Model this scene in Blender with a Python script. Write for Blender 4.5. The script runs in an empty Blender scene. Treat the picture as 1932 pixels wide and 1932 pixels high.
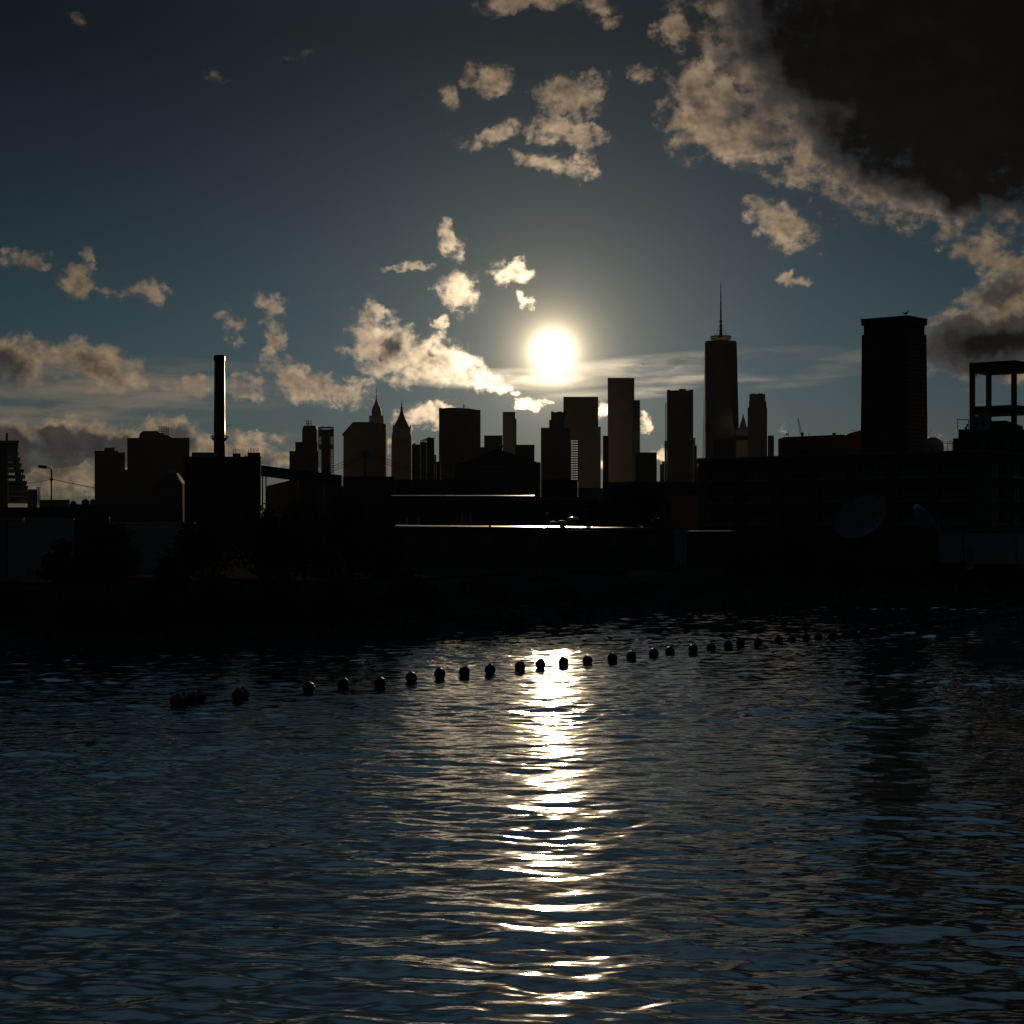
import bpy, math, random
import numpy as np
from mathutils import Vector
random.seed(7)
rng = np.random.default_rng(11)
sc = bpy.context.scene
C = sc.collection
R = math.radians

# ------------------------------------------------------------------ camera
F = 3455.0        # focal length in units of a 1932-wide picture
EYE = 5.0         # metres above the water
HOR = 1000.0
cam = bpy.data.objects.new('camera', bpy.data.cameras.new('camera'))
C.objects.link(cam)
cam.location = (0, 0, EYE)
cam.rotation_euler = (R(90), 0, 0)
cam.data.sensor_width = 36
cam.data.lens = 36 * F / 1932
cam.data.shift_y = (HOR - 966) / 1932
cam.data.clip_end = 20000
cam.data.clip_start = 0.1
sc.camera = cam

# ------------------------------------------------------------------ exposure
EXP = -1.5
sc.view_settings.view_transform = 'Standard'
sc.view_settings.look = 'None'
sc.view_settings.exposure = EXP
sc.view_settings.gamma = 1
sc.view_settings.use_curve_mapping = False
GAIN = 2 ** -EXP
sc.cycles.max_bounces = 6
sc.cycles.volume_bounces = 0
sc.cycles.caustics_reflective = False
sc.cycles.caustics_refractive = False
sc.cycles.sample_clamp_indirect = 4.0
sc.cycles.use_denoising = True
sc.cycles.denoiser = 'OPENIMAGEDENOISE'
sc.cycles.denoising_input_passes = 'RGB_ALBEDO_NORMAL'

# ------------------------------------------------------------------ sun
SUN_PX, SUN_PY = 1043.0, 664.0
def dir_of(px, py):
    v = Vector(((px - 966) / F, 1.0, (HOR - py) / F)); v.normalize(); return v
SD = dir_of(SUN_PX, SUN_PY)
SUN_EL = math.asin(SD.z); SUN_AZ = math.atan2(SD.x, SD.y)
sun = bpy.data.objects.new('sun', bpy.data.lights.new('sun', 'SUN'))
C.objects.link(sun)
sun.data.energy = 5.0
sun.data.angle = R(0.5)
sun.data.color = (1.0, 0.73, 0.43)
sun.rotation_euler = SD.to_track_quat('Z', 'Y').to_euler()

# ------------------------------------------------------------------ sky (world nodes)
world = bpy.data.worlds.new("World"); sc.world = world; world.use_nodes = True
NT = world.node_tree; NT.nodes.clear()
class V:
    """a float socket with arithmetic"""
    def __init__(s, k): s.k = k
    def _m(s, op, *a, clamp=False):
        n = NT.nodes.new('ShaderNodeMath'); n.operation = op; n.use_clamp = clamp
        for i, x in enumerate((s,) + a):
            if isinstance(x, V): NT.links.new(x.k, n.inputs[i])
            else: n.inputs[i].default_value = x
        return V(n.outputs[0])
    def __add__(s, o): return s._m('ADD', o)
    __radd__ = __add__
    def __mul__(s, o): return s._m('MULTIPLY', o)
    __rmul__ = __mul__
    def __sub__(s, o): return s._m('SUBTRACT', o)
    def __rsub__(s, o): return (s * -1.0) + o
    def max(s, o): return s._m('MAXIMUM', o)
    def min(s, o): return s._m('MINIMUM', o)
    def pow(s, o): return s._m('POWER', o)
    def exp(s): return s._m('EXPONENT')
    def ss(s, a, b):
        n = NT.nodes.new('ShaderNodeMapRange'); n.interpolation_type = 'SMOOTHSTEP'
        NT.links.new(s.k, n.inputs[0]); n.inputs[1].default_value = a; n.inputs[2].default_value = b
        return V(n.outputs[0])
def vmath(op, *a):
    n = NT.nodes.new('ShaderNodeVectorMath'); n.operation = op
    for i, x in enumerate(a):
        if isinstance(x, (tuple, list, Vector)): n.inputs[i].default_value = x
        elif isinstance(x, float): n.inputs['Scale'].default_value = x
        elif isinstance(x, V): NT.links.new(x.k, n.inputs['Scale'])
        else: NT.links.new(x, n.inputs[i])
    return n.outputs['Value'] if op in ('DOT_PRODUCT', 'LENGTH') else n.outputs['Vector']
def combine(x, y, z=0.0):
    n = NT.nodes.new('ShaderNodeCombineXYZ')
    for i, q in enumerate((x, y, z)):
        if isinstance(q, V): NT.links.new(q.k, n.inputs[i])
        else: n.inputs[i].default_value = q
    return n.outputs[0]
def noise(vec, scale, detail, rough=0.55, color=False, lac=2.0):
    n = NT.nodes.new('ShaderNodeTexNoise'); n.noise_dimensions = '3D'
    NT.links.new(vec, n.inputs['Vector'])
    n.inputs['Scale'].default_value = scale; n.inputs['Detail'].default_value = detail
    n.inputs['Roughness'].default_value = rough; n.inputs['Lacunarity'].default_value = lac
    return n.outputs['Color'] if color else V(n.outputs['Fac'])
def mixc(f, a, b):
    n = NT.nodes.new('ShaderNodeMix'); n.data_type = 'RGBA'
    for q, i in ((f, 0), (a, 6), (b, 7)):
        if isinstance(q, V): NT.links.new(q.k, n.inputs[i])
        elif isinstance(q, (tuple, list)): n.inputs[i].default_value = (*q, 1)
        elif isinstance(q, (int, float)): n.inputs[i].default_value = q
        else: NT.links.new(q, n.inputs[i])
    return n.outputs[2]

tc = NT.nodes.new('ShaderNodeTexCoord')
D3 = tc.outputs['Generated']
sep = NT.nodes.new('ShaderNodeSeparateXYZ'); NT.links.new(D3, sep.inputs[0])
dx, dy, dz = (V(sep.outputs[i]) for i in range(3))
K = 34.55                                    # ~ hundredths of the picture per radian
az = dx._m('ARCTAN2', dy)
el = dz._m('ARCSINE')
eln = el.max(0.0)
theta = V(vmath('DOT_PRODUCT', D3, SD)).min(0.9999999)._m('ARCCOSINE') * 57.2958   # degrees from the sun
thc = theta.max(0.2)

sky = NT.nodes.new('ShaderNodeTexSky'); sky.sky_type = 'NISHITA'; sky.sun_disc = False
sky.sun_elevation = SUN_EL; sky.sun_rotation = SUN_AZ
sky.air_density = 1.0; sky.dust_density = 0.0; sky.ozone_density = 3.0
eld = eln * 57.2958
# the clear air dims quickly away from the bright band at the horizon
dim = ((eld * (1 / 11.0)).pow(2.0) * -1.0).exp() * 0.185 + 0.009
dim = dim * ((theta * (-1 / 26.0)).exp() * 0.75 + 0.42) + eld.ss(15.0, 28.0) * 0.75
dim = dim * (theta.ss(30.0, 80.0) * -0.80 + 1.0)
base = vmath('SCALE', sky.outputs[0], dim)
base = vmath('MULTIPLY', base, mixc(eld.ss(0.5, 9.0), (0.80, 0.86, 1.30), mixc(eld.ss(17.0, 28.0), (0.72, 0.94, 0.97), (1.35, 1.05, 0.76))))

# aureole: sunlight scattered forwards in the air around the sun
aur = (thc * (1 / 1.66)).pow(-2.3) * 0.20 + (theta * (-1 / 4.6)).exp() * 0.10 + (theta * (-1 / 13.0)).exp() * 0.003
aurc = mixc(thc.ss(0.3, 9.0), (1.0, 0.80, 0.50), (0.95, 0.94, 0.86))
aurv = vmath('SCALE', aurc, aur * 10.0)
disc = (theta.ss(0.24, 0.30) * -1.0 + 1.0) * 600.0
discv = vmath('SCALE', combine(1.0, 0.9, 0.72), disc) if False else vmath('SCALE', mixc(0.0, (1, .9, .72), (1, 1, 1)), disc)

# clouds ------------------------------------------------------------
P2 = combine(az * K, el * K, 0.0)
w1 = vmath('SUBTRACT', noise(P2, 1.1, 3.0, 0.55, color=True), (0.5, 0.5, 0.5))
w2 = vmath('SUBTRACT', noise(P2, 3.4, 7.0, 0.62, color=True), (0.5, 0.5, 0.5))
PW = vmath('ADD', P2, vmath('ADD', vmath('MULTIPLY', w1, (0.75, 0.5, 0)), vmath('MULTIPLY', w2, (0.62, 0.50, 0))))
PS = vmath('ADD', P2, vmath('ADD', vmath('MULTIPLY', w1, (1.25, 0.95, 0)), vmath('MULTIPLY', w2, (0.42, 0.36, 0))))
PF = vmath('MULTIPLY', P2, (1.0, 1.25, 1.0))
fb = noise(PF, 2.8, 9.0, 0.61)
SP2 = (SUN_AZ * K, SUN_EL * K * 1.25, 0.0)
tosun = vmath('SCALE', vmath('NORMALIZE', vmath('SUBTRACT', SP2, PF)), 0.10)
fm = noise(PF, 1.7, 3.0, 0.5)
fbs = noise(vmath('ADD', PF, tosun), 1.7, 3.0, 0.5)
fb2 = noise(vmath('ADD', P2, (31.0, 7.0, 3.0)), 1.7, 5.0, 0.55)
def blobs(lst, vec):
    out = None
    for (px, py, rx, ry, rot, k) in lst:
        d = dir_of(px, py)
        a, e = math.atan2(d.x, d.y) * K, math.asin(d.z) * K
        m = NT.nodes.new('ShaderNodeMapping'); m.vector_type = 'TEXTURE'
        NT.links.new(vec, m.inputs['Vector'])
        m.inputs['Location'].default_value = (a, e, 0)
        m.inputs['Rotation'].default_value = (0, 0, R(-rot))
        m.inputs['Scale'].default_value = (rx / 100, ry / 100, 1)
        g = NT.nodes.new('ShaderNodeTexGradient'); g.gradient_type = 'SPHERICAL'
        NT.links.new(m.outputs[0], g.inputs[0])
        v = V(g.outputs['Fac'])
        if k != 1: v = v * k
        out = v if out is None else out.max(v)
    return out
# (px, py, half width, half height, tilt clockwise, strength)
CL = [
 (1850, 130, 680, 362, 9, 1.6), (1960, -130, 360, 220, 0, 1.4), (1560, 130, 250, 200, 25, 1.15), (1330, 195, 130, 140, 20, .95), (1390, 250, 140, 90, 20, 1.0),
 (1740, 345, 350, 84, 11, 1.2), (1270, 55, 60, 45, -40, .8), (1215, 140, 50, 35, 0, .7), (1160, 40, 50, 22, 0, .62), (1510, 300, 60, 90, 10, .85),
 (1380, 20, 80, 60, 0, .9), (1850, 470, 150, 50, 22, .72), (1700, 415, 90, 30, 20, .62), (1905, 500, 80, 60, 0, .8),
 (1000, 2, 190, 30, 0, .75), (1120, 14, 70, 28, 0, .7),
 (925, 145, 85, 45, -12, .85), (850, 188, 40, 45, 40, .75), (1075, 180, 105, 62, -5, .95), (925, 257, 95, 32, -14, .85), (1070, 250, 115, 40, 5, .85),
 (1045, 312, 110, 30, 14, .82), (1092, 298, 36, 34, 0, .62),
 (1475, 425, 100, 62, 35, .95), (1440, 400, 60, 50, 20, .8), (1505, 525, 55, 22, 10, .72),
 (850, 455, 30, 62, -30, .86), (768, 505, 70, 14, -8, .72), (862, 548, 62, 62, 10, .98), (964, 516, 62, 34, 0, .98), (990, 565, 20, 26, -40, .62), (830, 607, 26, 20, 0, .68), (935, 487, 30, 16, -30, .6),
 (722, 655, 122, 88, 28, 1.02), (706, 585, 26, 50, -20, .62), (830, 680, 118, 70, 18, 1.05), (880, 662, 28, 18, 0, .62), (926, 717, 58, 34, 12, 1.0), (966, 740, 40, 16, 15, .68),
 (570, 715, 125, 58, 20, .95), (630, 740, 100, 32, 14, .86), (470, 718, 75, 30, 0, .66), (465, 745, 52, 22, 0, .72), (680, 735, 66, 30, 0, .66),
 (516, 634, 33, 60, -8, .82), (506, 574, 60, 33, 12, .76), (440, 607, 40, 32, 0, .74), (445, 640, 30, 22, 0, .66),
 (152, 528, 58, 56, 10, .88), (173, 475, 28, 26, 0, .68), (205, 545, 36, 22, 0, .68), (48, 484, 78, 27, 0, .68), (268, 547, 62, 34, 0, .66), (290, 553, 36, 40, 0, .68),
 (150, 34, 46, 34, 15, .40), (412, 150, 50, 34, 20, .40), (540, 110, 95, 20, -10, .38),
 (40, 680, 122, 66, 10, 1.0), (190, 690, 128, 66, 12, .98), (110, 668, 80, 42, 0, .85), (355, 727, 82, 34, -4, .86),
 (20, 838, 120, 68, 0, 1.15), (110, 834, 110, 66, 0, 1.15), (185, 838, 100, 62, 0, 1.15), (245, 840, 80, 58, 0, 1.1), (298, 830, 70, 64, 0, 1.2), (346, 842, 50, 56, 0, 1.0), (400, 850, 90, 46, 0, .9), (470, 850, 100, 52, 4, 1.0), (550, 866, 80, 36, 10, .85), (525, 822, 60, 20, 10, .6),
 (110, 895, 240, 60, 6, .84), (40, 872, 150, 50, 0, .8), (250, 890, 120, 40, 0, .7),
 (800, 784, 82, 38, 0, .88), (845, 762, 36, 20, 0, .72), (1000, 760, 48, 22, -6, .98), (1136, 772, 22, 22, 30, .75), (1212, 800, 26, 34, 0, .7), (1240, 860, 45, 22, 0, .8), (1150, 870, 60, 30, 10, .7), (1345, 872, 60, 24, 0, .7), (740, 835, 60, 40, 10, .7),
 (1870, 640, 185, 98, -6, 1.3), (1900, 560, 140, 60, -12, 1.05), (1780, 660, 70, 50, 0, 1.0), (1950, 700, 120, 40, 0, .8), (1760, 828, 50, 18, 5, .75),
 (1490, 808, 30, 12, 20, .55),
]
A = blobs(CL, PW)
pres = A.ss(0.08, 0.30)
A2 = A + (fb - 0.5) * 1.35 * pres + (fb2 - 0.5) * 0.5 * pres
alpha = A2.ss(0.21, 0.80).max(A.ss(0.14, 0.80) * fb2.ss(0.36, 0.70) * 0.36)
# how thick the cloud is, seen against the sun
TH = [
 (1862, 118, 470, 262, 10, 3.4), (1980, -130, 330, 200, 0, 2.2), (1605, 40, 285, 250, 25, 2.6), (1900, 318, 330, 108, 7, 2.6), (1690, 262, 230, 130, 20, 2.2), (1480, 120, 130, 100, 10, .75), (1390, 215, 95, 60, 20, .7), (1445, 255, 80, 50, 30, .65), (1300, 180, 60, 40, 0, .4), (1580, 240, 170, 90, 25, 1.1), (1800, 308, 280, 66, 9, 1.8), (1500, 180, 150, 120, 20, .85),
 (1880, 648, 175, 72, -4, 1.9), (1900, 552, 110, 30, -6, .75), (1960, 640, 120, 60, 0, 1.4),
 (20, 692, 75, 46, 8, 1.0), (172, 690, 66, 26, 15, .52), (110, 700, 40, 24, 0, .4),
 (20, 850, 125, 46, 0, 1.9), (115, 848, 125, 44, 0, 1.9), (210, 852, 125, 42, 0, 1.9), (300, 847, 72, 46, 0, 1.9), (345, 857, 46, 36, 0, 1.4), (480, 862, 110, 30, 0, .9), (130, 890, 120, 30, 10, .5), (60, 905, 90, 30, 10, .45),
 (740, 655, 32, 62, 28, .72), (715, 682, 40, 20, 0, .6), (836, 655, 20, 40, -35, .5), (1075, 178, 60, 40, 0, .55), (1040, 215, 70, 24, 0, .35), (880, 250, 40, 14, 0, .3),
]
T = blobs(TH, PS)
T2 = T + (fb2 - 0.5) * 1.1 * T.ss(0.0, 0.35) + (fb - 0.5) * 0.18 * T.ss(0.0, 0.35)
dark = T2.ss(0.12, 0.72)
dark = dark.max(fb2.ss(0.50, 0.72) * A2.ss(0.75, 1.25) * 0.62)
VT = blobs(TH[:4] + [(1690, 262, 230, 130, 20, 2.2), (1800, 308, 280, 66, 9, 1.8), (1880, 650, 170, 62, -4, 1.6)], PS)
vdark = (VT + (fb2 - 0.5) * 0.9 * VT.ss(0.0, 0.4)).ss(0.45, 1.35)
# light that comes through the thin parts; strong forward scattering near the sun
Bc = (theta * (-1 / 1.7)).exp() * 10.0 + (theta * (-1 / 4.0)).exp() * 3.6 + (theta * (-1 / 20.0)).exp() * 0.34 + 0.36
Bc = Bc * ((eld * (-1 / 13.0)).exp() * 0.55 + 0.52)
relief = ((fm - fbs) * 2.6 + 1.0).max(0.5).min(1.6)
tex = relief * ((fb - 0.5) * 0.35 + 1.0) * (fb2 * 1.2 + 0.4)
tex = tex * (A2.ss(0.40, 1.15) * -0.60 + 1.18)
thin = vmath('SCALE', mixc(theta.ss(1.0, 8.0), (0.50, 0.385, 0.25), (0.34, 0.245, 0.158)), Bc * tex * 10.0)
thickc = vmath('SCALE', mixc(vdark, (0.034, 0.029, 0.027), (0.0026, 0.0023, 0.0020)), ((theta * (-1 / 9.0)).exp() * 25.0 + 7.5) * (fb2 * 1.3 + 0.35) * ((fm - fbs) * 1.0 + 1.0).max(0.3))
cloudc = mixc(dark, thin, thickc)
# thin streaks low in the sky
st = noise(vmath('ADD', vmath('MULTIPLY', P2, (0.26, 1.9, 1.0)), vmath('MULTIPLY', w1, (0.3, 0.35, 0))), 1.3, 6.0, 0.55)
ST = [(120, 748, 480, 75, -3, 1.0), (0, 770, 300, 70, 0, 1.0), (40, 725, 200, 40, 0, .9), (1290, 688, 330, 26, -4, .62), (1400, 712, 260, 14, -2, 1.0), (960, 715, 240, 22, 0, .8), (900, 722, 200, 14, 2, .6), (1560, 690, 120, 26, -10, .5), (1300, 735, 300, 14, -3, .6)]
stm = blobs(ST, P2)
streak = (stm * 1.8).min(0.95) * st.ss(0.36, 0.66)
clear = vmath('ADD', base, aurv)
strc = vmath('SCALE', mixc(0.0, (0.34, 0.27, 0.19), (1, 1, 1)), Bc * 10.0)
skyc = mixc(streak * 0.72, clear, strc)
skyc = mixc(alpha * 0.97, skyc, cloudc)
skyc = vmath('ADD', skyc, discv)
bg = NT.nodes.new('ShaderNodeBackground'); bg.inputs['Strength'].default_value = 0.1
NT.links.new(vmath('SCALE', skyc, float(GAIN)), bg.inputs['Color'])
wo = NT.nodes.new('ShaderNodeOutputWorld'); NT.links.new(bg.outputs[0], wo.inputs['Surface'])
world.cycles.sampling_method = 'MANUAL'
world.cycles.sample_map_resolution = 1024

# ------------------------------------------------------------------ materials
def mat(name, col, rough=0.7, metal=0.0, nscale=3.0, namt=0.25, bump=0.0, spec=0.5, stretch=(1, 1, 1)):
    m = bpy.data.materials.new(name); m.use_nodes = True
    nt = m.node_tree; b = nt.nodes['Principled BSDF']
    t = nt.nodes.new('ShaderNodeTexCoord'); mp = nt.nodes.new('ShaderNodeMapping')
    mp.inputs['Scale'].default_value = stretch
    nt.links.new(t.outputs['Object'], mp.inputs[0])
    n = nt.nodes.new('ShaderNodeTexNoise'); n.inputs['Scale'].default_value = nscale; n.inputs['Detail'].default_value = 5
    nt.links.new(mp.outputs[0], n.inputs['Vector'])
    r = nt.nodes.new('ShaderNodeMix'); r.data_type = 'RGBA'
    r.inputs[6].default_value = (*[c * (1 - namt) for c in col], 1)
    r.inputs[7].default_value = (*[min(1, c * (1 + namt)) for c in col], 1)
    nt.links.new(n.outputs['Fac'], r.inputs[0]); nt.links.new(r.outputs[2], b.inputs['Base Color'])
    b.inputs['Roughness'].default_value = rough; b.inputs['Metallic'].default_value = metal
    b.inputs['Specular IOR Level'].default_value = spec
    if bump:
        bm = nt.nodes.new('ShaderNodeBump'); bm.inputs['Strength'].default_value = bump; bm.inputs['Distance'].default_value = 0.05
        nt.links.new(n.outputs['Fac'], bm.inputs['Height']); nt.links.new(bm.outputs[0], b.inputs['Normal'])
    return m
M = dict(
 stone=mat('stone', (.32, .28, .24), .8, nscale=.05), concrete=mat('concrete', (.33, .32, .30), .8, nscale=.2), darkstone=mat('dark_stone', (.2, .17, .15), .8, nscale=.05),
 glass=mat('tower_glass', (.05, .07, .09), .22, nscale=.03, spec=.8), blueglass=mat('blue_glass', (.07, .10, .13), .18, nscale=.03, spec=.8),
 brick=mat('brick', (.15, .10, .085), .85, nscale=1.2, bump=.3), oldbrick=mat('old_brick', (.13, .10, .09), .85, nscale=.6, bump=.3),
 steel=mat('steel', (.25, .25, .25), .45, .7, nscale=2), darksteel=mat('dark_steel', (.08, .08, .08), .5, .4, nscale=2),
 galv=mat('galvanised', (.45, .41, .34), .28, .9, nscale=4), white=mat('white_paint', (.55, .56, .57), .5, nscale=.8, namt=.15), grey=mat('grey_paint', (.36, .38, .40), .55, nscale=1),
 darkpaint=mat('dark_paint', (.07, .06, .06), .6), orange=mat('orange_plastic', (.55, .13, .03), .35, nscale=6, namt=.2), black=mat('black_plastic', (.03, .03, .032), .48, nscale=8, namt=.5, bump=.15),
 rust=mat('rusty_steel', (.28, .12, .06), .8, nscale=2), asphalt=mat('ground_soil', (.05, .045, .04), .95, nscale=.5, spec=0.0), soil=mat('bank_soil', (.06, .05, .04), .95, nscale=1.5, bump=.5, spec=0.05),
 rock=mat('rock', (.14, .13, .12), .9, nscale=2, bump=.4), bark=mat('bark', (.09, .065, .045), .9, nscale=4, spec=0.0), tar=mat('roof_tar', (.06, .06, .06), .6, nscale=1),
 dish=mat('dish_paint', (.19, .20, .21), .7, nscale=1, namt=.35), stackpaint=mat('stack_paint', (.07, .065, .06), .26, nscale=1.5, stretch=(1, 1, .15)), rubber=mat('cable_rubber', (.02, .02, .02), .95, nscale=2, spec=0.0), pane=mat('window_pane', (.16, .18, .20), .12, nscale=.6, namt=.4, spec=.9), frame=mat('window_frame', (.08, .08, .08), .6), letter=mat('letter_paint', (.08, .08, .10), .6),
 plane=mat('aircraft_paint', (.5, .5, .5), .4), feather=mat('gull_feather', (.35, .35, .35), .8, nscale=8), wood=mat('tank_wood', (.17, .11, .07), .85, nscale=2, stretch=(6, 6, .4)),
)
def leafmat(name, col):
    m = bpy.data.materials.new(name); m.use_nodes = True; nt = m.node_tree; b = nt.nodes['Principled BSDF']
    n = nt.nodes.new('ShaderNodeTexNoise'); n.inputs['Scale'].default_value = 1.3
    t = nt.nodes.new('ShaderNodeTexCoord'); nt.links.new(t.outputs['Object'], n.inputs['Vector'])
    r = nt.nodes.new('ShaderNodeMix'); r.data_type = 'RGBA'
    r.inputs[6].default_value = (*[c * .6 for c in col], 1); r.inputs[7].default_value = (*[c * 1.35 for c in col], 1)
    nt.links.new(n.outputs['Fac'], r.inputs[0])
    df = nt.nodes.new('ShaderNodeBsdfDiffuse'); nt.links.new(r.outputs[2], df.inputs['Color'])
    nt.links.new(df.outputs[0], nt.nodes['Material Output'].inputs['Surface']); nt.nodes.remove(b)
    return m
M['glintleaf'] = mat('glint_leaf', (.06, .09, .03), .28, nscale=3, spec=.8)  # shiny finish for the leaves added to make sun glints
M['leaf'] = leafmat('leaf', (.045, .075, .022)); M['leaf2'] = leafmat('leaf_olive', (.06, .07, .025))

# ------------------------------------------------------------------ mesh helpers
def PX(px, D): return (px - 966) / F * D
def PZ(py, D): return EYE + (HOR - py) / F * D
GZ = 2.5
class MB:
    def __init__(s, sk=0.0, yref=0.0): s.v = []; s.f = []; s.sk = sk; s.yref = yref   # sk: how far the depth axis turns from north
    def quadbox(s, pts):   # 4 bottom + 4 top
        o = len(s.v); s.v += [tuple(p) for p in pts]
        s.f += [(o, o+3, o+2, o+1), (o+4, o+5, o+6, o+7)] + [(o+i, o+(i+1) % 4, o+4+(i+1) % 4, o+4+i) for i in range(4)]
        return s
    def box(s, x0, x1, y0, y1, z0, z1):
        a, b = s.sk*(y0-s.yref), s.sk*(y1-s.yref)
        return s.quadbox([(x0+a, y0, z0), (x1+a, y0, z0), (x1+b, y1, z0), (x0+b, y1, z0), (x0+a, y0, z1), (x1+a, y0, z1), (x1+b, y1, z1), (x0+b, y1, z1)])
    def obox(s, p, u, n, a0, a1, b0, b1, z0, z1):   # along unit u, depth along unit n
        f = lambda a, b, z: (p[0] + u[0]*a + n[0]*b, p[1] + u[1]*a + n[1]*b, z)
        return s.quadbox([f(a0, b0, z0), f(a1, b0, z0), f(a1, b1, z0), f(a0, b1, z0), f(a0, b0, z1), f(a1, b0, z1), f(a1, b1, z1), f(a0, b1, z1)])
    def ring(s, pts, prev=None):
        o = len(s.v); s.v += [tuple(p) for p in pts]; n = len(pts)
        if prev is not None:
            s.f += [(prev+i, prev+(i+1) % n, o+(i+1) % n, o+i) for i in range(n)]
        return o
    def cap(s, o, n, up=True): s.f.append(tuple(range(o, o+n)) if up else tuple(range(o+n-1, o-1, -1)))
    def prism(s, poly, z0, z1):
        n = len(poly); a = s.ring([(x, y, z0) for x, y in poly]); b = s.ring([(x, y, z1) for x, y in poly], a)
        s.cap(a, n, False); s.cap(b, n); return s
    def extrude_y(s, poly, y0, y1):   # poly in x,z
        n = len(poly); a = s.ring([(x, y0, z) for x, z in poly]); b = s.ring([(x, y1, z) for x, z in poly], a)
        s.cap(a, n, False); s.cap(b, n); return s
    def lathe(s, cx, cy, prof, n=12, rot=0.0):
        p = None; first = None
        for r, z in prof:
            p = s.ring([(cx + r*math.cos(rot+2*math.pi*i/n), cy + r*math.sin(rot+2*math.pi*i/n), z) for i in range(n)], p)
            if first is None: first = p
        s.cap(first, n, False); s.cap(p, n); return s
    def tube(s, pts, r, n=6, r1=None):
        pts = [Vector(p) for p in pts]; p = None; first = None
        for i, q in enumerate(pts):
            d = (pts[min(i+1, len(pts)-1)] - pts[max(i-1, 0)]).normalized()
            a = d.cross(Vector((0, 0, 1)) if abs(d.z) < .9 else Vector((1, 0, 0))).normalized(); b = d.cross(a)
            rr = r if r1 is None else r + (r1-r)*i/(len(pts)-1)
            p = s.ring([q + (a*math.cos(2*math.pi*k/n) + b*math.sin(2*math.pi*k/n))*rr for k in range(n)], p)
            if first is None: first = p
        s.cap(first, n, False); s.cap(p, n); return s
    def build(s, name, m, parent=None, origin=None, smooth=False):
        o0 = Vector(parent['o'] if parent is not None else (origin or (0, 0, 0)))
        me = bpy.data.meshes.new(name)
        me.from_pydata([tuple(Vector(v) - o0) for v in s.v], [], s.f); me.update()
        if smooth:
            me.polygons.foreach_set('use_smooth', [True]*len(me.polygons))
        me.materials.append(m)
        ob = bpy.data.objects.new(name, me); C.objects.link(ob)
        if parent is not None: ob.parent = parent; ob['o'] = tuple(o0)
        else: ob.location = o0; ob['o'] = tuple(o0)
        return ob
def thing(name, label, cat, loc, group=None):
    o = bpy.data.objects.new(name, None); C.objects.link(o); o.location = loc; o['o'] = tuple(loc)
    o['label'] = label; o['category'] = cat
    if group: o['group'] = group
    return o
def tag(o, label, cat, group=None):
    o['label'] = label; o['category'] = cat
    if group: o['group'] = group
    return o
def kind(o, k): o['kind'] = k; return o

# ------------------------------------------------------------------ haze box, ground, water
hz = MB().box(-2600, 2600, -60, 7000, -3.5, 560)
hm = bpy.data.materials.new('haze'); hm.use_nodes = True; hm.node_tree.nodes.clear()
pv = hm.node_tree.nodes.new('ShaderNodeVolumePrincipled'); pv.inputs['Color'].default_value = (.95, .91, .85, 1)
pv.inputs['Density'].default_value = 2.2e-6; pv.inputs['Anisotropy'].default_value = 0.3
ho = hm.node_tree.nodes.new('ShaderNodeOutputMaterial'); hm.node_tree.links.new(pv.outputs[0], ho.inputs['Volume'])
haze = kind(hz.build('haze', hm), 'stuff')

SHORE = [(-2500, 40), (-60, 74), (-22.4, 81), (-6.8, 90), (0, 97), (11, 114), (24, 128), (41, 147), (80, 185), (2500, 2200)]
def shore_y(x):
    for (a, ya), (b, yb) in zip(SHORE, SHORE[1:]):
        if a <= x <= b: return ya + (yb-ya)*(x-a)/(b-a)
xs = [-2500, -300, -60] + [i for i in range(-56, 84, 2)] + [84, 120, 300, 1200, 2500]
def strip(name, m, offs):
    b = MB(); rows = []
    for dy_, z in offs:
        rows.append(len(b.v))
        for x in xs:
            wob = (random.uniform(-.45, .45) if abs(x) < 90 and 0 < dy_ < 9 else 0)
            b.v.append((x, (6900 if dy_ > 5000 else min(shore_y(x) + dy_, 6890)) + wob, z + (random.uniform(-.15, .15) if wob else 0)))
    n = len(xs)
    for r0, r1 in zip(rows, rows[1:]):
        b.f += [(r0+i, r0+i+1, r1+i+1, r1+i) for i in range(n-1)]
    return b.build(name, m)
kind(strip('bank', M['soil'], [(-3, -1.6), (-.6, -.25), (.4, .25), (1.6, .9), (3.2, 1.7), (4.6, 2.3), (5.6, GZ)]), 'structure')
kind(strip('ground', M['asphalt'], [(5.6, GZ), (30, GZ), (99999, GZ)]), 'structure')
bed = MB(); bed.v = [(-2500, -55, -2.4), (2500, -55, -2.4), (2500, 2300, -2.4), (-2500, 2300, -2.4)]; bed.f = [(0, 1, 2, 3)]
kind(bed.build('river_bed', M['soil']), 'structure')

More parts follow.
